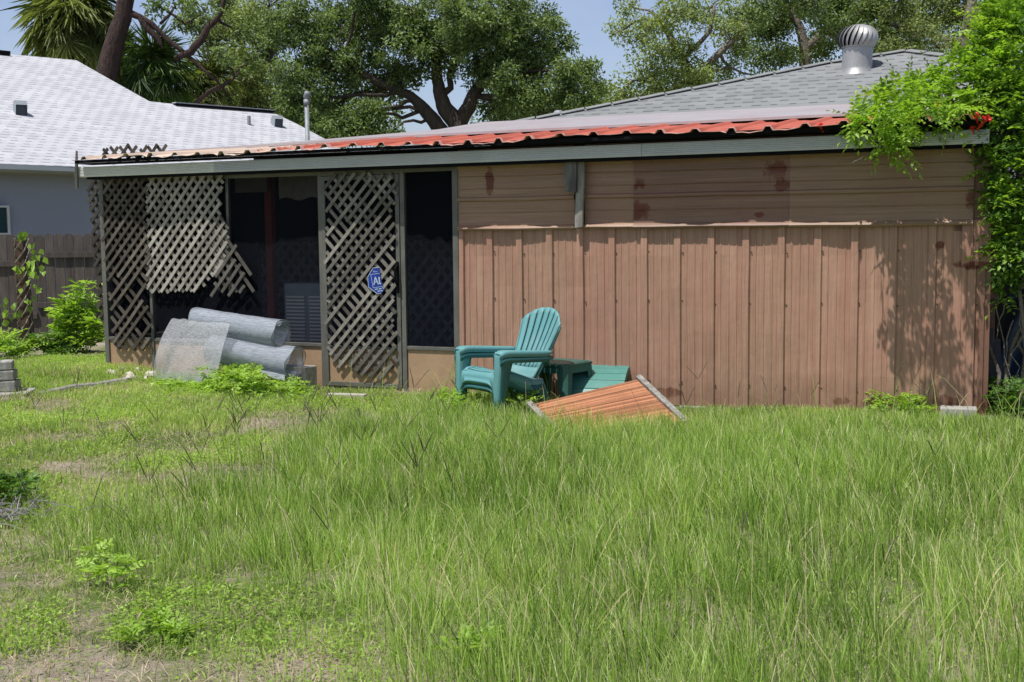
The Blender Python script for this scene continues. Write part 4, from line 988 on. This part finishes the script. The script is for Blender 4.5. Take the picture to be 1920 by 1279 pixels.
# trees left of the big oak
tree('oak_tree','mid green oak crown behind the fan palms, left of the big dark oak',36,
 [[(470,260,.25),(465,180,.2),(455,110,.16)],[(465,180,.12),(500,120,.1),(520,60,.07)]],
 [(440,40,60),(395,75,42),(480,60,60),(505,15,50),(450,120,55),(500,130,60),(430,175,45),(480,190,55),(520,215,50),(400,200,30),(370,30,30),(420,-10,40),(545,240,35)],.115,95,38,m_oak2,m_bark,seed=5,group='oaks behind the roofs',subr=.42)
tree('oak_tree','big dark green oak with forked trunk in the centre above the red roof',31,
 [[(868,262,.26),(858,232,.26),(835,205,.22),(826,180,.18),(820,150,.15),(815,90,.12)],
  [(860,232,.2),(880,200,.19),(886,180,.16),(930,110,.12),(975,80,.09)],
  [(832,252,.2),(815,228,.19),(795,205,.17),(770,180,.12),(700,150,.1),(640,120,.08)],
  [(826,180,.1),(845,165,.09),(842,140,.07),(870,90,.06)]],
 [(560,40,60),(600,90,60),(560,150,55),(560,200,42),(640,30,62),(700,60,65),(650,130,62),(620,200,50),(655,235,36),(700,215,36),(710,150,56),(760,20,62),(770,90,62),(755,140,34),(820,40,55),(830,100,55),(870,30,60),(890,90,55),(930,50,60),(960,20,55),(940,120,50),(905,135,36),(985,80,55),(1000,130,55),(960,165,50),(940,200,40),(1010,190,45),(1040,90,38),(1060,150,45),(1080,190,42),(1100,150,36),(1030,40,30),(990,215,38),(720,250,30),(520,60,40),(600,240,34),(690,-10,50),(850,-20,50)],.11,78,50,m_oak,m_bark,seed=6,group='oaks behind the roofs',subr=.33)
tree('oak_tree','bright sparse oak with thin visible branches at the upper right of centre',33,
 [[(1330,220,.2),(1300,150,.16),(1262,80,.11),(1240,40,.07)],[(1300,150,.1),(1370,80,.09),(1430,20,.07)],[(1280,110,.07),(1330,60,.06),(1340,10,.04)]],
 [(1215,50,30),(1260,25,32),(1330,15,40),(1180,5,26),(1240,100,34),(1290,80,26),(1210,150,45),(1250,170,50),(1310,150,50),(1180,185,40),(1370,130,48),(1360,60,32),(1400,30,45),(1330,190,40),(1400,95,30),(1145,200,34),(1120,175,26),(1200,75,34),(1160,60,24),(1290,30,40),(1230,200,36),(1290,195,36),(1270,120,36),(1390,60,36),(1370,180,30),(1440,150,24)],.11,66,34,m_oak2,m_barkl,seed=8,group='oaks behind the roofs',subr=.42,var0=(.3,1.0))
tree('oak_tree','grey branched oak right behind the turbine vent',30,
 [[(1508,140,.15),(1508,90,.14),(1500,50,.1),(1470,5,.07)],[(1508,95,.1),(1545,60,.09),(1600,40,.07)]],
 [(1440,60,40),(1470,100,36),(1490,20,42),(1530,90,34),(1550,25,42),(1600,30,45),(1440,10,40),(1560,80,26),(1420,110,30),(1580,60,40),(1640,80,34),(1510,-5,44),(1570,-5,44),(1630,0,44),(1450,40,36)],.10,85,38,m_oak,m_barkl,seed=9,group='oaks behind the roofs',subr=.38)
tree('oak_tree','pale twiggy oak behind the vine at the top right corner',29,
 [[(1805,120,.16),(1812,60,.14),(1822,10,.12),(1830,-40,.1)],[(1810,80,.09),(1760,70,.08),(1700,50,.06),(1660,45,.04)]],
 [(1650,60,34),(1690,30,45),(1740,40,45),(1700,90,38),(1760,90,42),(1790,30,40),(1850,20,45),(1880,60,40),(1660,100,28),(1640,10,32),(1740,-5,40),(1900,10,40),(1690,-5,40),(1780,-5,44),(1720,70,34),(1800,80,30),(1670,90,28)],.095,80,36,m_oak2,m_barkl,seed=10,group='oaks behind the roofs',subr=.38,var0=(.1,.75))
# distant tree belt
def belt():
    xs=[];R=[]
    for px in range(-100,2100,26):
        if 720<px<915: continue
        for q in range(3):
            p=atY(px+random.uniform(-20,20),250-random.uniform(0,60 if px<1150 or px>1400 else 70)+ (0),48+random.uniform(-3,3)); xs.append(tuple(p)); R.append(1.3)
    o=cluster_leaves('distant_treeline',xs,R,90,.28,.15,m_oak,None,(0,0,0),(.1,.6)); props(o,'far off band of dark green trees seen low between the roofs','trees',kind='stuff')
belt()
# ------------------------------------------------------------------ sprigs (pinnate leaves) for vine, bushes
def sprigs(name,C,D,Ls,mat,parent,base,nl=9,leaf=.06,w=.45,var=None,droop=.5,stem_mat=None):
    C=np.array(C,float);D=nrm(np.array(D,float)); n=len(C); Ls=np.broadcast_to(Ls,n)
    up=np.array([0,0,1.0]); S=nrm(np.cross(D,up+unit(n)*.5)); U=np.cross(S,D)
    P=[];DD=[];NN=[];LL=[];VV=[]; var=rng.uniform(.2,.9,n) if var is None else var
    for j in range(nl):
        s=.15+.85*(j//2)/((nl-1)/2) if j<nl-1 else 1.0; sd=(1 if j%2 else -1) if j<nl-1 else 0
        p=C+D*(Ls*s)[:,None]-up*(droop*Ls*s*s*.4)[:,None]
        d=D*(.5 if sd else 1)+S*sd*.9-up*.25*s+unit(n)*.15
        P.append(p);DD.append(d);NN.append(U+unit(n)*.45);LL.append(leaf*rng.uniform(.7,1.25,n)*(1-.25*abs(s-.5)));VV.append(np.clip(var+rng.normal(0,.1,n),0,1))
    P=np.concatenate(P)-np.array(base); LL=np.concatenate(LL)
    return leaves(name,P,np.concatenate(DD),np.concatenate(NN),LL,LL*w,np.concatenate(VV),mat,parent,.2)
def vine():
    base=Wp(UE+.25,.25,-.1); t=thing('trumpet_vine','bright green trumpet vine with red flowers climbing over the right corner of the shed','vine',base,0)
    r=random.Random(12)
    B=[]  # px,py,r px, v, weight
    for q in ((1618,222,22,-.2),(1650,205,26,-.15),(1690,195,30,-.1),(1735,185,32,-.05),(1640,185,14,.1),(1700,165,26,.2),(1760,160,32,.2),(1790,190,30,-.1),(1800,140,32,.2),(1830,165,35,.1),(1665,232,20,-.3),(1700,222,20,-.3),(1745,215,18,-.3),(1668,255,20,-.32),(1650,272,12,-.32),(1688,268,14,-.33),(1672,290,9,-.33),(1780,215,14,-.25),(1825,110,26,.3),(1850,80,28,.4),(1865,40,26,.5),(1890,70,40,.4),(1905,20,32,.5),(1820,215,22,-.15),(1842,60,16,.4),
       (1870,130,42,.2),(1910,120,45,.3),(1860,190,40,.1),(1905,190,48,.1),(1862,250,26,.0),(1900,250,45,.0),(1868,310,24,.0),(1905,320,45,.0),(1868,370,22,0),(1905,390,42,0),(1872,430,20,0),(1910,450,40,0),(1880,480,26,.05),(1918,500,26,.05),(1880,535,10,.1),(1885,560,12,.1),(1595,218,14,-.5),(1605,235,14,-.65),(1630,222,18,-.7),(1655,205,18,-.85),(1690,215,16,-.75),(1715,205,14,-.85),(1650,240,14,-.5),(1738,200,14,-.6),(1770,195,16,-.5),(1700,240,10,-.55),(1800,200,14,-.4)): B.append(q)
    C=[];D=[];V=[];C2=[];D2=[];V2=[]
    for px,py,rp,v in B:
        c=S2(px,py,v); R=rp*c.y/FPX*1.0; n=int((40 if px>1835 else 30)*(rp/25)**1.75)
        low=py>170 and px>1835
        for i in range(n):
            d=Vector((r.gauss(0,1),r.gauss(0,1),r.gauss(0,1))).normalized(); p=c+Vector((d.x,d.y*.8,d.z))*R*r.random()**.4
            out=d+Vector((-.15,-.5,.1)); 
            (C2 if low and r.random()<.5 else C).append(tuple(p)); (D2 if len(C)+len(C2)>len(D)+len(D2) and len(C2)>len(D2) else D).append(tuple(out))
    sprigs('foliage',C,D,rng.uniform(.08,.24,len(C)),m_vine,t,base,9,.062,.48,var=np.clip(rng.normal(.5,.28,len(C)),0,1))
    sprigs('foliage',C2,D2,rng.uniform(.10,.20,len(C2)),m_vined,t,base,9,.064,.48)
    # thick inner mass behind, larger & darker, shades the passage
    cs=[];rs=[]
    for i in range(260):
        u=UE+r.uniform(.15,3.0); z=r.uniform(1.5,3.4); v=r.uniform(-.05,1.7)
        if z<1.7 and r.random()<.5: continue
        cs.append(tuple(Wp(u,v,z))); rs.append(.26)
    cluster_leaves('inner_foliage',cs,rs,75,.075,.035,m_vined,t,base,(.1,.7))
    mb=MB(); 
    for i in range(6):
        u=UE+.12+.09*i; mb.tube([Vector(p)-base for p in limb_pts(Wp(u,.1+.05*i,-.1),Wp(u+r.uniform(-.1,.3),.1,2.2+r.uniform(-.3,.4)),8,.05,r)],[.018-.001*k_ for k_ in range(9)],6)
    for (a,b) in (((1838,230,-.1),(1620,215,-.15)),((1838,200,.1),(1680,190,.1)),((1690,215,-.28),(1665,290,-.33)),((1655,275,-.33),(1592,312,-.36)),((1870,540,.1),(1895,750,.1)),((1885,560,.1),(1868,640,.05)),((1900,600,.1),(1880,690,.1)),((1918,560,.1),(1900,720,.1))):
        mb.tube([Vector(p)-base for p in limb_pts(S2(*a),S2(*b),6,.05,r)],[.007,.007,.006,.006,.005,.004,.002],5)
    mb.build('stems',m_barkl,t,True)
    for (px,py,v,s_) in ((1541,243,-.32,.9),(1752,208,-.38,1.0),(1838,236,-.35,1.2),(1832,226,-.36,1.0),(1843,229,-.35,1.0),(1825,247,-.3,.7)):
        c=S2(px,py,v); f=thing.__globals__['bpy'].data.objects.new('flower',None) if False else None
        mb=MB(); dx=Vector((r.uniform(-.5,.5),-.5,r.uniform(.2,.8))).normalized(); o=dx.orthogonal().normalized(); o2=dx.cross(o)
        P=[]
        for kx,(h,rr) in enumerate(((-.03*s_,.005),(.0,.008),(.03*s_,.012),(.045*s_,.022),(.05*s_,.032))):
            P.append([c-base+dx*h*1.2+(o*math.cos(a)+o2*math.sin(a))*rr*s_*(1+.25*(kx==4)*math.cos(a*5)) for a in [2*PI*i/15 for i in range(16)]])
        mb.grid(P); mb.build('flower',m_red,t,True,solid=.002)
vine()
# ------------------------------------------------------------------ small plants
def bush(name,label,base,n,h,spread,mat,leaf=.06,w=.4,group=None,nl=9,sl=(.12,.25),lean=(0,0)):
    t=thing(name,label,'plant',base,0,group=group); r=random.Random(int(base[0]*100)); C=[];D=[]; mb=MB(); base=Vector(base)
    for i in range(n):
        a=r.uniform(0,2*PI); rad=spread*r.random()**.6; tip=base+Vector((math.cos(a)*rad+lean[0],math.sin(a)*rad*.7+lean[1],h*(1-.5*(rad/spread)**2)*r.uniform(.55,1.05)))
        st=base+Vector((math.cos(a)*rad*.3,math.sin(a)*rad*.3,0)); pts=limb_pts(st,tip,4,.04,r); mb.tube([p-base for p in pts],[.006,.005,.004,.003,.002],4,False)
        for q in range(7):
            s=r.uniform(.3,1.0); x=s*4; i0=min(3,int(x)); p=pts[i0].lerp(pts[i0+1],x-i0); aa=r.uniform(0,2*PI)
            C.append(tuple(p)); D.append((math.cos(aa),math.sin(aa),r.uniform(.1,.9)))
    mb.build('stems',m_leafweed,t); sprigs('foliage',C,D,rng.uniform(*sl,len(C)),mat,t,base,nl,leaf,w); return t
b=atZ(150,668,-.02); bush('shrub','bright yellow green shrub growing in front of the grey fence beside the porch corner',(b.x,b.y,-.05),24,1.12,.36,m_leafweed,.12,.36,sl=(.12,.26))
b=atZ(105,668,.0); bush('weedy_plant','low leafy dark weed at the foot of the grey fence between post and shrub',(b.x,b.y,-.05),16,.38,.4,m_vined,.07,.5)
b=atZ(18,672,.0); bush('weedy_plant','low leafy weed at the fence foot left of the brown post',(b.x,b.y,-.05),16,.42,.4,m_leafweed,.07,.5)
b=atZ(8,935,-.08); bush('weedy_plant','dark low weed standing in for the shadow at the left lawn edge',(b.x,b.y,-.09),22,.20,.30,m_vined,.04,.5,sl=(.05,.12))  # dark weed added where a shadow lies on the lawn
# vine on post
t=thing('post_vine','heart leaved creeper climbing the brown fence post','vine',(POSTP.x,POSTP.y-.12,-.1))
C=[];r=random.Random(3)
for (px,py,n,s_) in ((62,465,6,10),(66,490,8,10),(64,515,9,14),(66,540,5,8),(42,440,5,10),(38,500,4,8),(20,570,9,14),(10,590,8,14),(50,555,4,10),(35,580,4,8)):
    for i in range(n):
        p=atY(px+r.gauss(0,s_*.7),py+r.gauss(0,s_),POSTP.y-.18+r.uniform(-.08,.05)); C.append(tuple(p))
C=np.array(C); n=len(C); D=unit(n)*.5+np.array([0,-.3,-.9]); N=unit(n)*.5+np.array([0,-.9,.4])
leaves('foliage',C-np.array(t.location),D,N,rng.uniform(.07,.13,n),rng.uniform(.05,.10,n),rng.uniform(.2,.9,n),m_vine,t)
mb=MB(); B_=Vector(t.location)
for i in range(5):
    pts=[Vector((.11*math.cos(s*1.3+i*1.3),.06+.11*math.sin(s*1.3+i*1.3)*.8,.1+s*.17)) for s in range(10)]; mb.tube(pts,.008,5)
mb.build('stems',m_woodg,t)
# weeds by the rolls : dense clump
def weedpatch(label,pts,h,n,seed,mat=m_leafweed,leaf=.045):
    c=np.mean([[*atZ(x,y,-.05)] for x,y in pts],0); t=thing('weed_clump',label,'weeds',tuple(c),0,group='leafy weed clumps in the yard'); r=random.Random(seed); C=[];D=[]
    for i in range(n):
        k_=r.randrange(len(pts)); p=atZ(pts[k_][0]+r.gauss(0,14),pts[k_][1]+r.gauss(0,5),-.08); hh=h*r.random()**.7*(.6+.4*math.sin(k_*2.1+1)**2)
        C.append((p.x,p.y,p.z+hh)); a=r.uniform(0,2*PI); D.append((math.cos(a),math.sin(a),r.uniform(.2,1.0)))
    sprigs('foliage',C,D,rng.uniform(.05,.10,n),mat,t,tuple(c),7,leaf,.5)
weedpatch('thick bright green weed clump in front of the wire rolls',[(400,735),(430,732),(450,738),(470,742),(490,745),(440,745),(470,748),(415,742)],.30,800,1)
weedpatch('low green weeds at the foot of the wire sheet',[(330,735),(350,738),(375,735),(390,742),(310,732)],.14,350,2)
weedpatch('weeds growing between the lower wire roll and the concrete block',[(530,745),(560,748),(545,742),(515,748)],.16,200,3)
weedpatch('weeds with upright shoots at the foot of the brown wall left of the white block',[(1640,775),(1660,778),(1680,778),(1655,772)],.20,150,4)
weedpatch('small weed tuft at the foot of the wall close to the white block',[(1715,780),(1730,778),(1700,782)],.18,120,5)
weedpatch('low weeds around the front chair legs',[(850,770),(870,775),(960,778),(990,775),(1000,770)],.20,350,6,leaf=.04)
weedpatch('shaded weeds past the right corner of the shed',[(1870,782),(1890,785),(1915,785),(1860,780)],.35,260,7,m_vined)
weedpatch('ferny green weed in the sparse lawn at lower left',[(190,1060),(170,1085),(225,1090)],.10,60,8,leaf=.035)
weedpatch('yellow green weed low in the foreground at left',[(280,1170),(330,1190),(245,1200)],.05,90,9,leaf=.03)
weedpatch('leafy weed in the foreground just left of centre',[(905,1225),(935,1215),(875,1235)],.08,40,10,leaf=.045)
# ------------------------------------------------------------------ grass
def samp(n,poly_fn,y0=2.9,y1=14.8,pw=1.0):
    """sample ground points uniformly over the visible fan, keep by density function"""
    Y=np.sqrt(rng.uniform(y0**2,y1**2,n)); X_=rng.uniform(-.53,.53,n)*Y
    px,py=proj(X_,Y,np.full(n,-.1)); k_=poly_fn(X_,Y,px,py); keep=rng.uniform(0,1,n)<k_
    # not inside the shed
    q=(X_-WA.x)*WN.x+(Y-WA.y)*WN.y; u=(X_-WA.x)*WD.x+(Y-WA.y)*WD.y
    keep&=~((q>-.03)&(u>-.05)&(u<UE+.05)); 
    return X_[keep],Y[keep],px[keep],py[keep]
def vnoise(x,y,s,seed=0):
    rr=np.random.default_rng(seed); v=0
    for o in range(4):
        a=rr.uniform(0,2*PI,6); f=s*(1.9**o)
        for j in range(3): v=v+np.sin(x*f*np.cos(a[j])+y*f*np.sin(a[j])+a[j+3]*3)/(1.5**o)
    return v/4.5
# boundary of tall grass: x pixel as function of y pixel (left border)
BY=[740,760,790,820,850,880,930,980,1020,1060,1100,1150,1200,1279,1400]
BX=[860,820,700,590,480,370,260,-50,-60,120,430,560,640,700,760]
def tall_mask(x,y,px,py):
    b=np.interp(py,BY,BX); w=60
    return 1/(1+np.exp(-(px-b+60*vnoise(x,y,3,1))/w*3))
SPOTS=((640,788,50,9),(600,798,70,12),(540,812,60,12),(450,828,130,16),(330,845,70,12),(150,840,70,12),(110,880,60,10),(250,900,90,12),(90,790,50,8),(560,910,60,15),(540,1185,90,40),(230,1130,110,30),(170,1180,60,60),(620,1260,160,35),(360,1250,140,26),(400,1075,90,16),(600,1150,80,20),(1220,1060,60,20),(60,1000,60,20))
def bare(x,y):
    px,py=proj(x,y,np.full(len(x),-.1)); b=vnoise(x,y,3.2,21)*2.2-.35
    for (cx,cy,rx,ry) in SPOTS: b=b+1.5*np.exp(-((px-cx)/rx)**2-((py-cy)/ry)**2)
    return np.clip(b,0,1)
def fTall(x,y,px,py):
    d=tall_mask(x,y,px,py)*(1-.8*np.where(py<930,bare(x,y),0)*(px<760))*(.78+.22*np.clip(vnoise(x,y,2.2,2)*1.5,-1,1))
    d*=.75+.25*np.clip(1+1.6*vnoise(x,y,4.5,61),0,1); d*=1-.45*np.exp(-((px-1700)/350)**2-((py-1120)/160)**2) 
    lf=np.clip((px-200)/500,0,1); d*=.45+.55*lf
    d*=np.where((py>1080)&(px<900),.5,1)
    # orange panel and chair spots thinner
    return d
def tallgrass():
    tx,ty,px,py=samp(31000,fTall); nt_=len(tx); k_=rng.integers(9,24,nt_); idx=np.repeat(np.arange(nt_),k_); n=len(idx); print('tall',n)
    rr_=np.abs(rng.normal(0,.085,n)); aa=rng.uniform(0,2*PI,n); x=tx[idx]+rr_*np.cos(aa); y=ty[idx]+rr_*np.sin(aa)
    ta=rng.normal(0,.8,nt_)+PI*.9; tl=np.abs(rng.normal(0,.22,nt_)); th=rng.uniform(.85,1.12,nt_); tv=rng.normal(0,.13,nt_); tdead=rng.uniform(0,1,nt_)<.03
    px,py=proj(x,y,np.full(n,-.1)); m=tall_mask(x,y,px,py)
    q=(x-WA.x)*WN.x+(y-WA.y)*WN.y
    H=rng.uniform(.12,.275,n)*th[idx]*(.55+.45*m)*(1+.16*vnoise(x,y,1.7,5)+.10*vnoise(x,y,6,15)); H*=np.interp(-q,[0,.3,1.0,2.0],[.25,.5,.85,1.0])*np.interp(px,[0,400,800],[.72,.8,1.0])
    la=np.abs(rng.normal(0,.14,n)); l2=np.stack([np.cos(ta)*tl,np.sin(ta)*tl*.7],1)[idx]; lean=l2+np.stack([np.cos(aa)*(la+rr_*2.5)+.03,np.sin(aa)*(la+rr_*2.5)],1)
    wild=rng.uniform(0,1,n)<.05; lean[wild]*=2.6
    W_=rng.uniform(.0018,.0040,n)*np.where(rng.uniform(0,1,n)<.06,1.9,1)*np.interp(y,[4,10],[1,1.5])
    var=np.clip(.50+.22*vnoise(x,y,1.5,9)+tv[idx]+rng.normal(0,.20,n),.02,.84); dead=(rng.uniform(0,1,n)<.075)|(tdead[idx]&(rng.uniform(0,1,n)<.6)); var[dead]=1.0
    keep=(q<-.03)|(x>3.96); P=np.stack([x,y,gz(x,y)-.01],1)
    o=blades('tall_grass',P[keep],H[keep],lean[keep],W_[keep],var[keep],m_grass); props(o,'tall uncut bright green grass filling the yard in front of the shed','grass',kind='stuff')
m_grass=foliage('tall_grass_blade',(.055,.13,.02),(.50,.70,.165),.45,.34,dead=(.78,.72,.50))
m_grass2=foliage('short_grass_blade',(.13,.21,.045),(.55,.72,.20),.45,.38,dead=(.68,.58,.40))
tallgrass()
def fShort(x,y,px,py):
    b=bare(x,y); d=(1-.93*b)
    return np.clip(d,0.03,1)*(1-.6*tall_mask(x,y,px,py))
def shortgrass():
    x,y,px,py=samp(430000,fShort); n=len(x); print('short',n)
    H=rng.uniform(.025,.085,n)*np.interp(-((x-WA.x)*WN.x+(y-WA.y)*WN.y),[0,.5],[.5,1])*(1+.45*vnoise(x,y,2.4,31)); H=np.where((px<280)&(py<730),H*1.5,H)
    la=np.abs(rng.normal(0,.55,n)); az=rng.uniform(0,2*PI,n); lean=np.stack([np.cos(az)*la,np.sin(az)*la],1)
    W_=rng.uniform(.003,.006,n)*np.interp(y,[4,10],[.9,1.5])
    var=np.clip(.55+.28*vnoise(x,y,2.0,33)+rng.normal(0,.17,n),.0,.84); dead=rng.uniform(0,1,n)<(.05+.40*bare(x,y)); var[dead]=1
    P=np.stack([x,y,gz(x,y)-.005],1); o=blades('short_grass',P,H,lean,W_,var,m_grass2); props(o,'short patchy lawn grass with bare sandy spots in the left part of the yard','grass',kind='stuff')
shortgrass()
def clover():
    x,y,px,py=samp(330000,lambda x,y,px,py:np.clip(vnoise(x,y,3.1,41)*1.4+.35,0,1)*(1-.85*tall_mask(x,y,px,py))*(1-.9*bare(x,y))); n=len(x)
    P=np.stack([x,y,gz(x,y)+rng.uniform(.01,.06,n)],1); D=unit(n); D[:,2]=np.abs(D[:,2])*.4; N=unit(n)*.5; N[:,2]+=1
    Ls=rng.uniform(.009,.024,n); o=leaves('ground_weeds',P,D,N,Ls,Ls*.7,np.clip(rng.normal(.6,.2,n)+.2*vnoise(x,y,1.4,43),0,1),m_leafweed); props(o,'low small leaved weeds spread through the short lawn','weeds',kind='stuff')
clover()
def straw():
    x,y,px,py=samp(150000,lambda x,y,px,py:np.clip(.45+.9*bare(x,y),0,1)); n=len(x); la=rng.uniform(.8,.97,n); az=rng.uniform(0,2*PI,n)
    P=np.stack([x,y,gz(x,y)+rng.uniform(.0,.02,n)],1); o=blades('dry_thatch',P,rng.uniform(.03,.10,n),np.stack([np.cos(az)*la,np.sin(az)*la],1),rng.uniform(.002,.004,n),rng.uniform(.2,1,n),m_straw); props(o,'dry straw coloured thatch lying over the bare soil','dead grass',kind='stuff')
straw()
def seedheads():
    r=random.Random(77); mb=MB(); mb2=MB()
    spots=[(130,800),(190,860)]+[(r.uniform(400,760),r.uniform(800,900)) for _ in range(30)]+[(r.uniform(60,900),r.uniform(830,1010)) for _ in range(22)]+[(r.uniform(700,1880),r.uniform(810,1000)) for _ in range(9)]+[(1430,1110),(1230,1230),(1560,1240),(650,1100),(1100,1000)]+[(r.uniform(1240,1800),r.uniform(772,800)) for _ in range(9)]
    for px,py in spots:
        g=atZ(px,py+ (40 if py<900 else 70),-.1); h=r.uniform(.34,.52); top=g+Vector((r.gauss(0,.07),r.gauss(0,.05),h))
        mb2.tube([g,g.lerp(top,.5)+Vector((r.gauss(0,.012),0,0)),top],[.0022,.002,.0016],4,False)
        for q in range(r.choice((1,2,2,2,3))):
            a=r.uniform(0,2*PI); d=Vector((math.cos(a)*.55,math.sin(a)*.4,r.uniform(.6,1.2))).normalized(); l=r.uniform(.10,.19)
            e=top+d*l; mb.tube([top,top.lerp(e,.2),top.lerp(e,.8),e-Vector((0,0,.01))],[.001,.0024,.0022,.0008],5)
    for i in range(420):
        px=r.uniform(250,1960); py=r.uniform(800,1330); 
        if px<np.interp(py,BY,BX)+20: continue
        g=atZ(px,py,-.1); h=r.uniform(.26,.42); dx=r.gauss(-.03,.07); top=g+Vector((dx,r.gauss(0,.05),h)); mb2.cur=r.choice((.95,.95,.3,.1))
        mb2.tube([g,g.lerp(top,.5)+Vector((-dx*.25,0,.01)),top,top+Vector((dx*.3,0,.03))],[.0017,.0016,.0014,.0008],4,False)
    mb2.cur=.5
    o=mb2.build('seed_stalks',m_grass,None); props(o,'thin green stalks carrying the grass seed heads','grass',kind='stuff')
    o=mb.build('seed_heads',m_seed,None); props(o,'dark forked finger like grass seed heads above the grass','grass',kind='stuff')
seedheads()
# stray tall stems against the wall
def stray():
    r=random.Random(5); C=[]
    n=70; P=[];H=[];Ln=[];
    for i in range(n):
        px=r.choice([r.uniform(1000,1060),r.uniform(780,880),r.uniform(1400,1850),r.uniform(600,760),r.uniform(1860,1920)]); p=Wp(*L(px,760,-.25-r.random()*.4)); P.append((p.x,p.y,-.1)); H.append(r.uniform(.25,.6)); Ln.append((r.uniform(-.7,.7),r.uniform(-.3,.2)))
    o=blades('stray_grass',np.array(P),np.array(H),np.array(Ln),np.full(n,.006),rng.uniform(.4,1,n),m_grass2); props(o,'loose long straw coloured grass stems standing against the shed wall','grass',kind='stuff')
stray()
# grey brush heap at left edge
c=atZ(20,968,-.08); t=None; CB=c
r=random.Random(6); mb=MB()
for i in range(150):
    a=Vector((r.gauss(-.1,.16),r.gauss(0,.1),r.uniform(0,.05))); d=Vector((r.gauss(0,1),r.gauss(0,.6),r.gauss(.1,.35))).normalized()*r.uniform(.08,.22); a=a+CB; mb.tube([a,a+d*.5+Vector((0,0,.01)),a+d],[.004,.003,.0015],4,False)
props(mb.build('brush_heap',surf('grey_twig',(.33,.32,.31),(.2,.19,.18)),None),'small heap of grey dead twigs at the left edge of the lawn','brush',kind='stuff')
# ------------------------------------------------------------------ light
s_=(WD*-.16+WN*-.40+Vector((0,0,1))).normalized()
sun=bpy.data.lights.new('sun','SUN'); sun.energy=5.0; sun.angle=math.radians(.5); sun.color=(1,.965,.91)
so=bpy.data.objects.new('sun',sun); COL.objects.link(so); so.rotation_euler=s_.to_track_quat('Z','Y').to_euler()
w=bpy.data.worlds.new('World'); sc.world=w; w.use_nodes=True; nt=w.node_tree; bg=nt.nodes['Background']
sky=nt.nodes.new('ShaderNodeTexSky'); sky.sky_type='NISHITA'; sky.sun_disc=False; sky.sun_elevation=math.asin(s_.z); sky.sun_rotation=math.atan2(s_.x,s_.y)
sky.air_density=1.0; sky.dust_density=2.2; sky.ozone_density=2.0
tcw=nt.nodes.new('ShaderNodeTexCoord'); sxw=nt.nodes.new('ShaderNodeSeparateXYZ'); nt.links.new(tcw.outputs['Generated'],sxw.inputs[0])
rw=nt.nodes.new('ShaderNodeValToRGB'); nt.links.new(sxw.outputs[2],rw.inputs[0])
els=rw.color_ramp.elements; els[0].position=.02; els[0].color=(1.12,1.08,1.15,1); els[1].position=.5; els[1].color=(.46,.46,.47,1); e2=els.new(.25); e2.color=(.92,.90,1,1)
mw=nt.nodes.new('ShaderNodeMix'); mw.data_type='RGBA'; mw.blend_type='MULTIPLY'; mw.inputs[0].default_value=1; nt.links.new(sky.outputs[0],mw.inputs[6]); nt.links.new(rw.outputs[0],mw.inputs[7])
nw=nt.nodes.new('ShaderNodeTexNoise'); nw.inputs['Scale'].default_value=2.2; nw.inputs['Detail'].default_value=6; mpw=nt.nodes.new('ShaderNodeMapping'); mpw.inputs['Scale'].default_value=(1,1,3.5); nt.links.new(tcw.outputs['Generated'],mpw.inputs[0]); nt.links.new(mpw.outputs[0],nw.inputs[0])
rc=nt.nodes.new('ShaderNodeValToRGB'); nt.links.new(nw.outputs[0],rc.inputs[0]); rc.color_ramp.elements[0].position=.42; rc.color_ramp.elements[0].color=(0,0,0,1); rc.color_ramp.elements[1].position=.75; rc.color_ramp.elements[1].color=(.5,.5,.5,1)
mc=nt.nodes.new('ShaderNodeMix'); mc.data_type='RGBA'; nt.links.new(rc.outputs[0],mc.inputs[0]); nt.links.new(mw.outputs[2],mc.inputs[6]); mc.inputs[7].default_value=(4.2,4.5,5.4,1)
nt.links.new(mc.outputs[2],bg.inputs[0]); bg.inputs[1].default_value=.15
sc.view_settings.view_transform='Standard'; sc.view_settings.look='None'; sc.view_settings.exposure=0
sc.render.engine='CYCLES'; sc.cycles.max_bounces=8; sc.cycles.transparent_max_bounces=24; sc.cycles.use_denoising=True
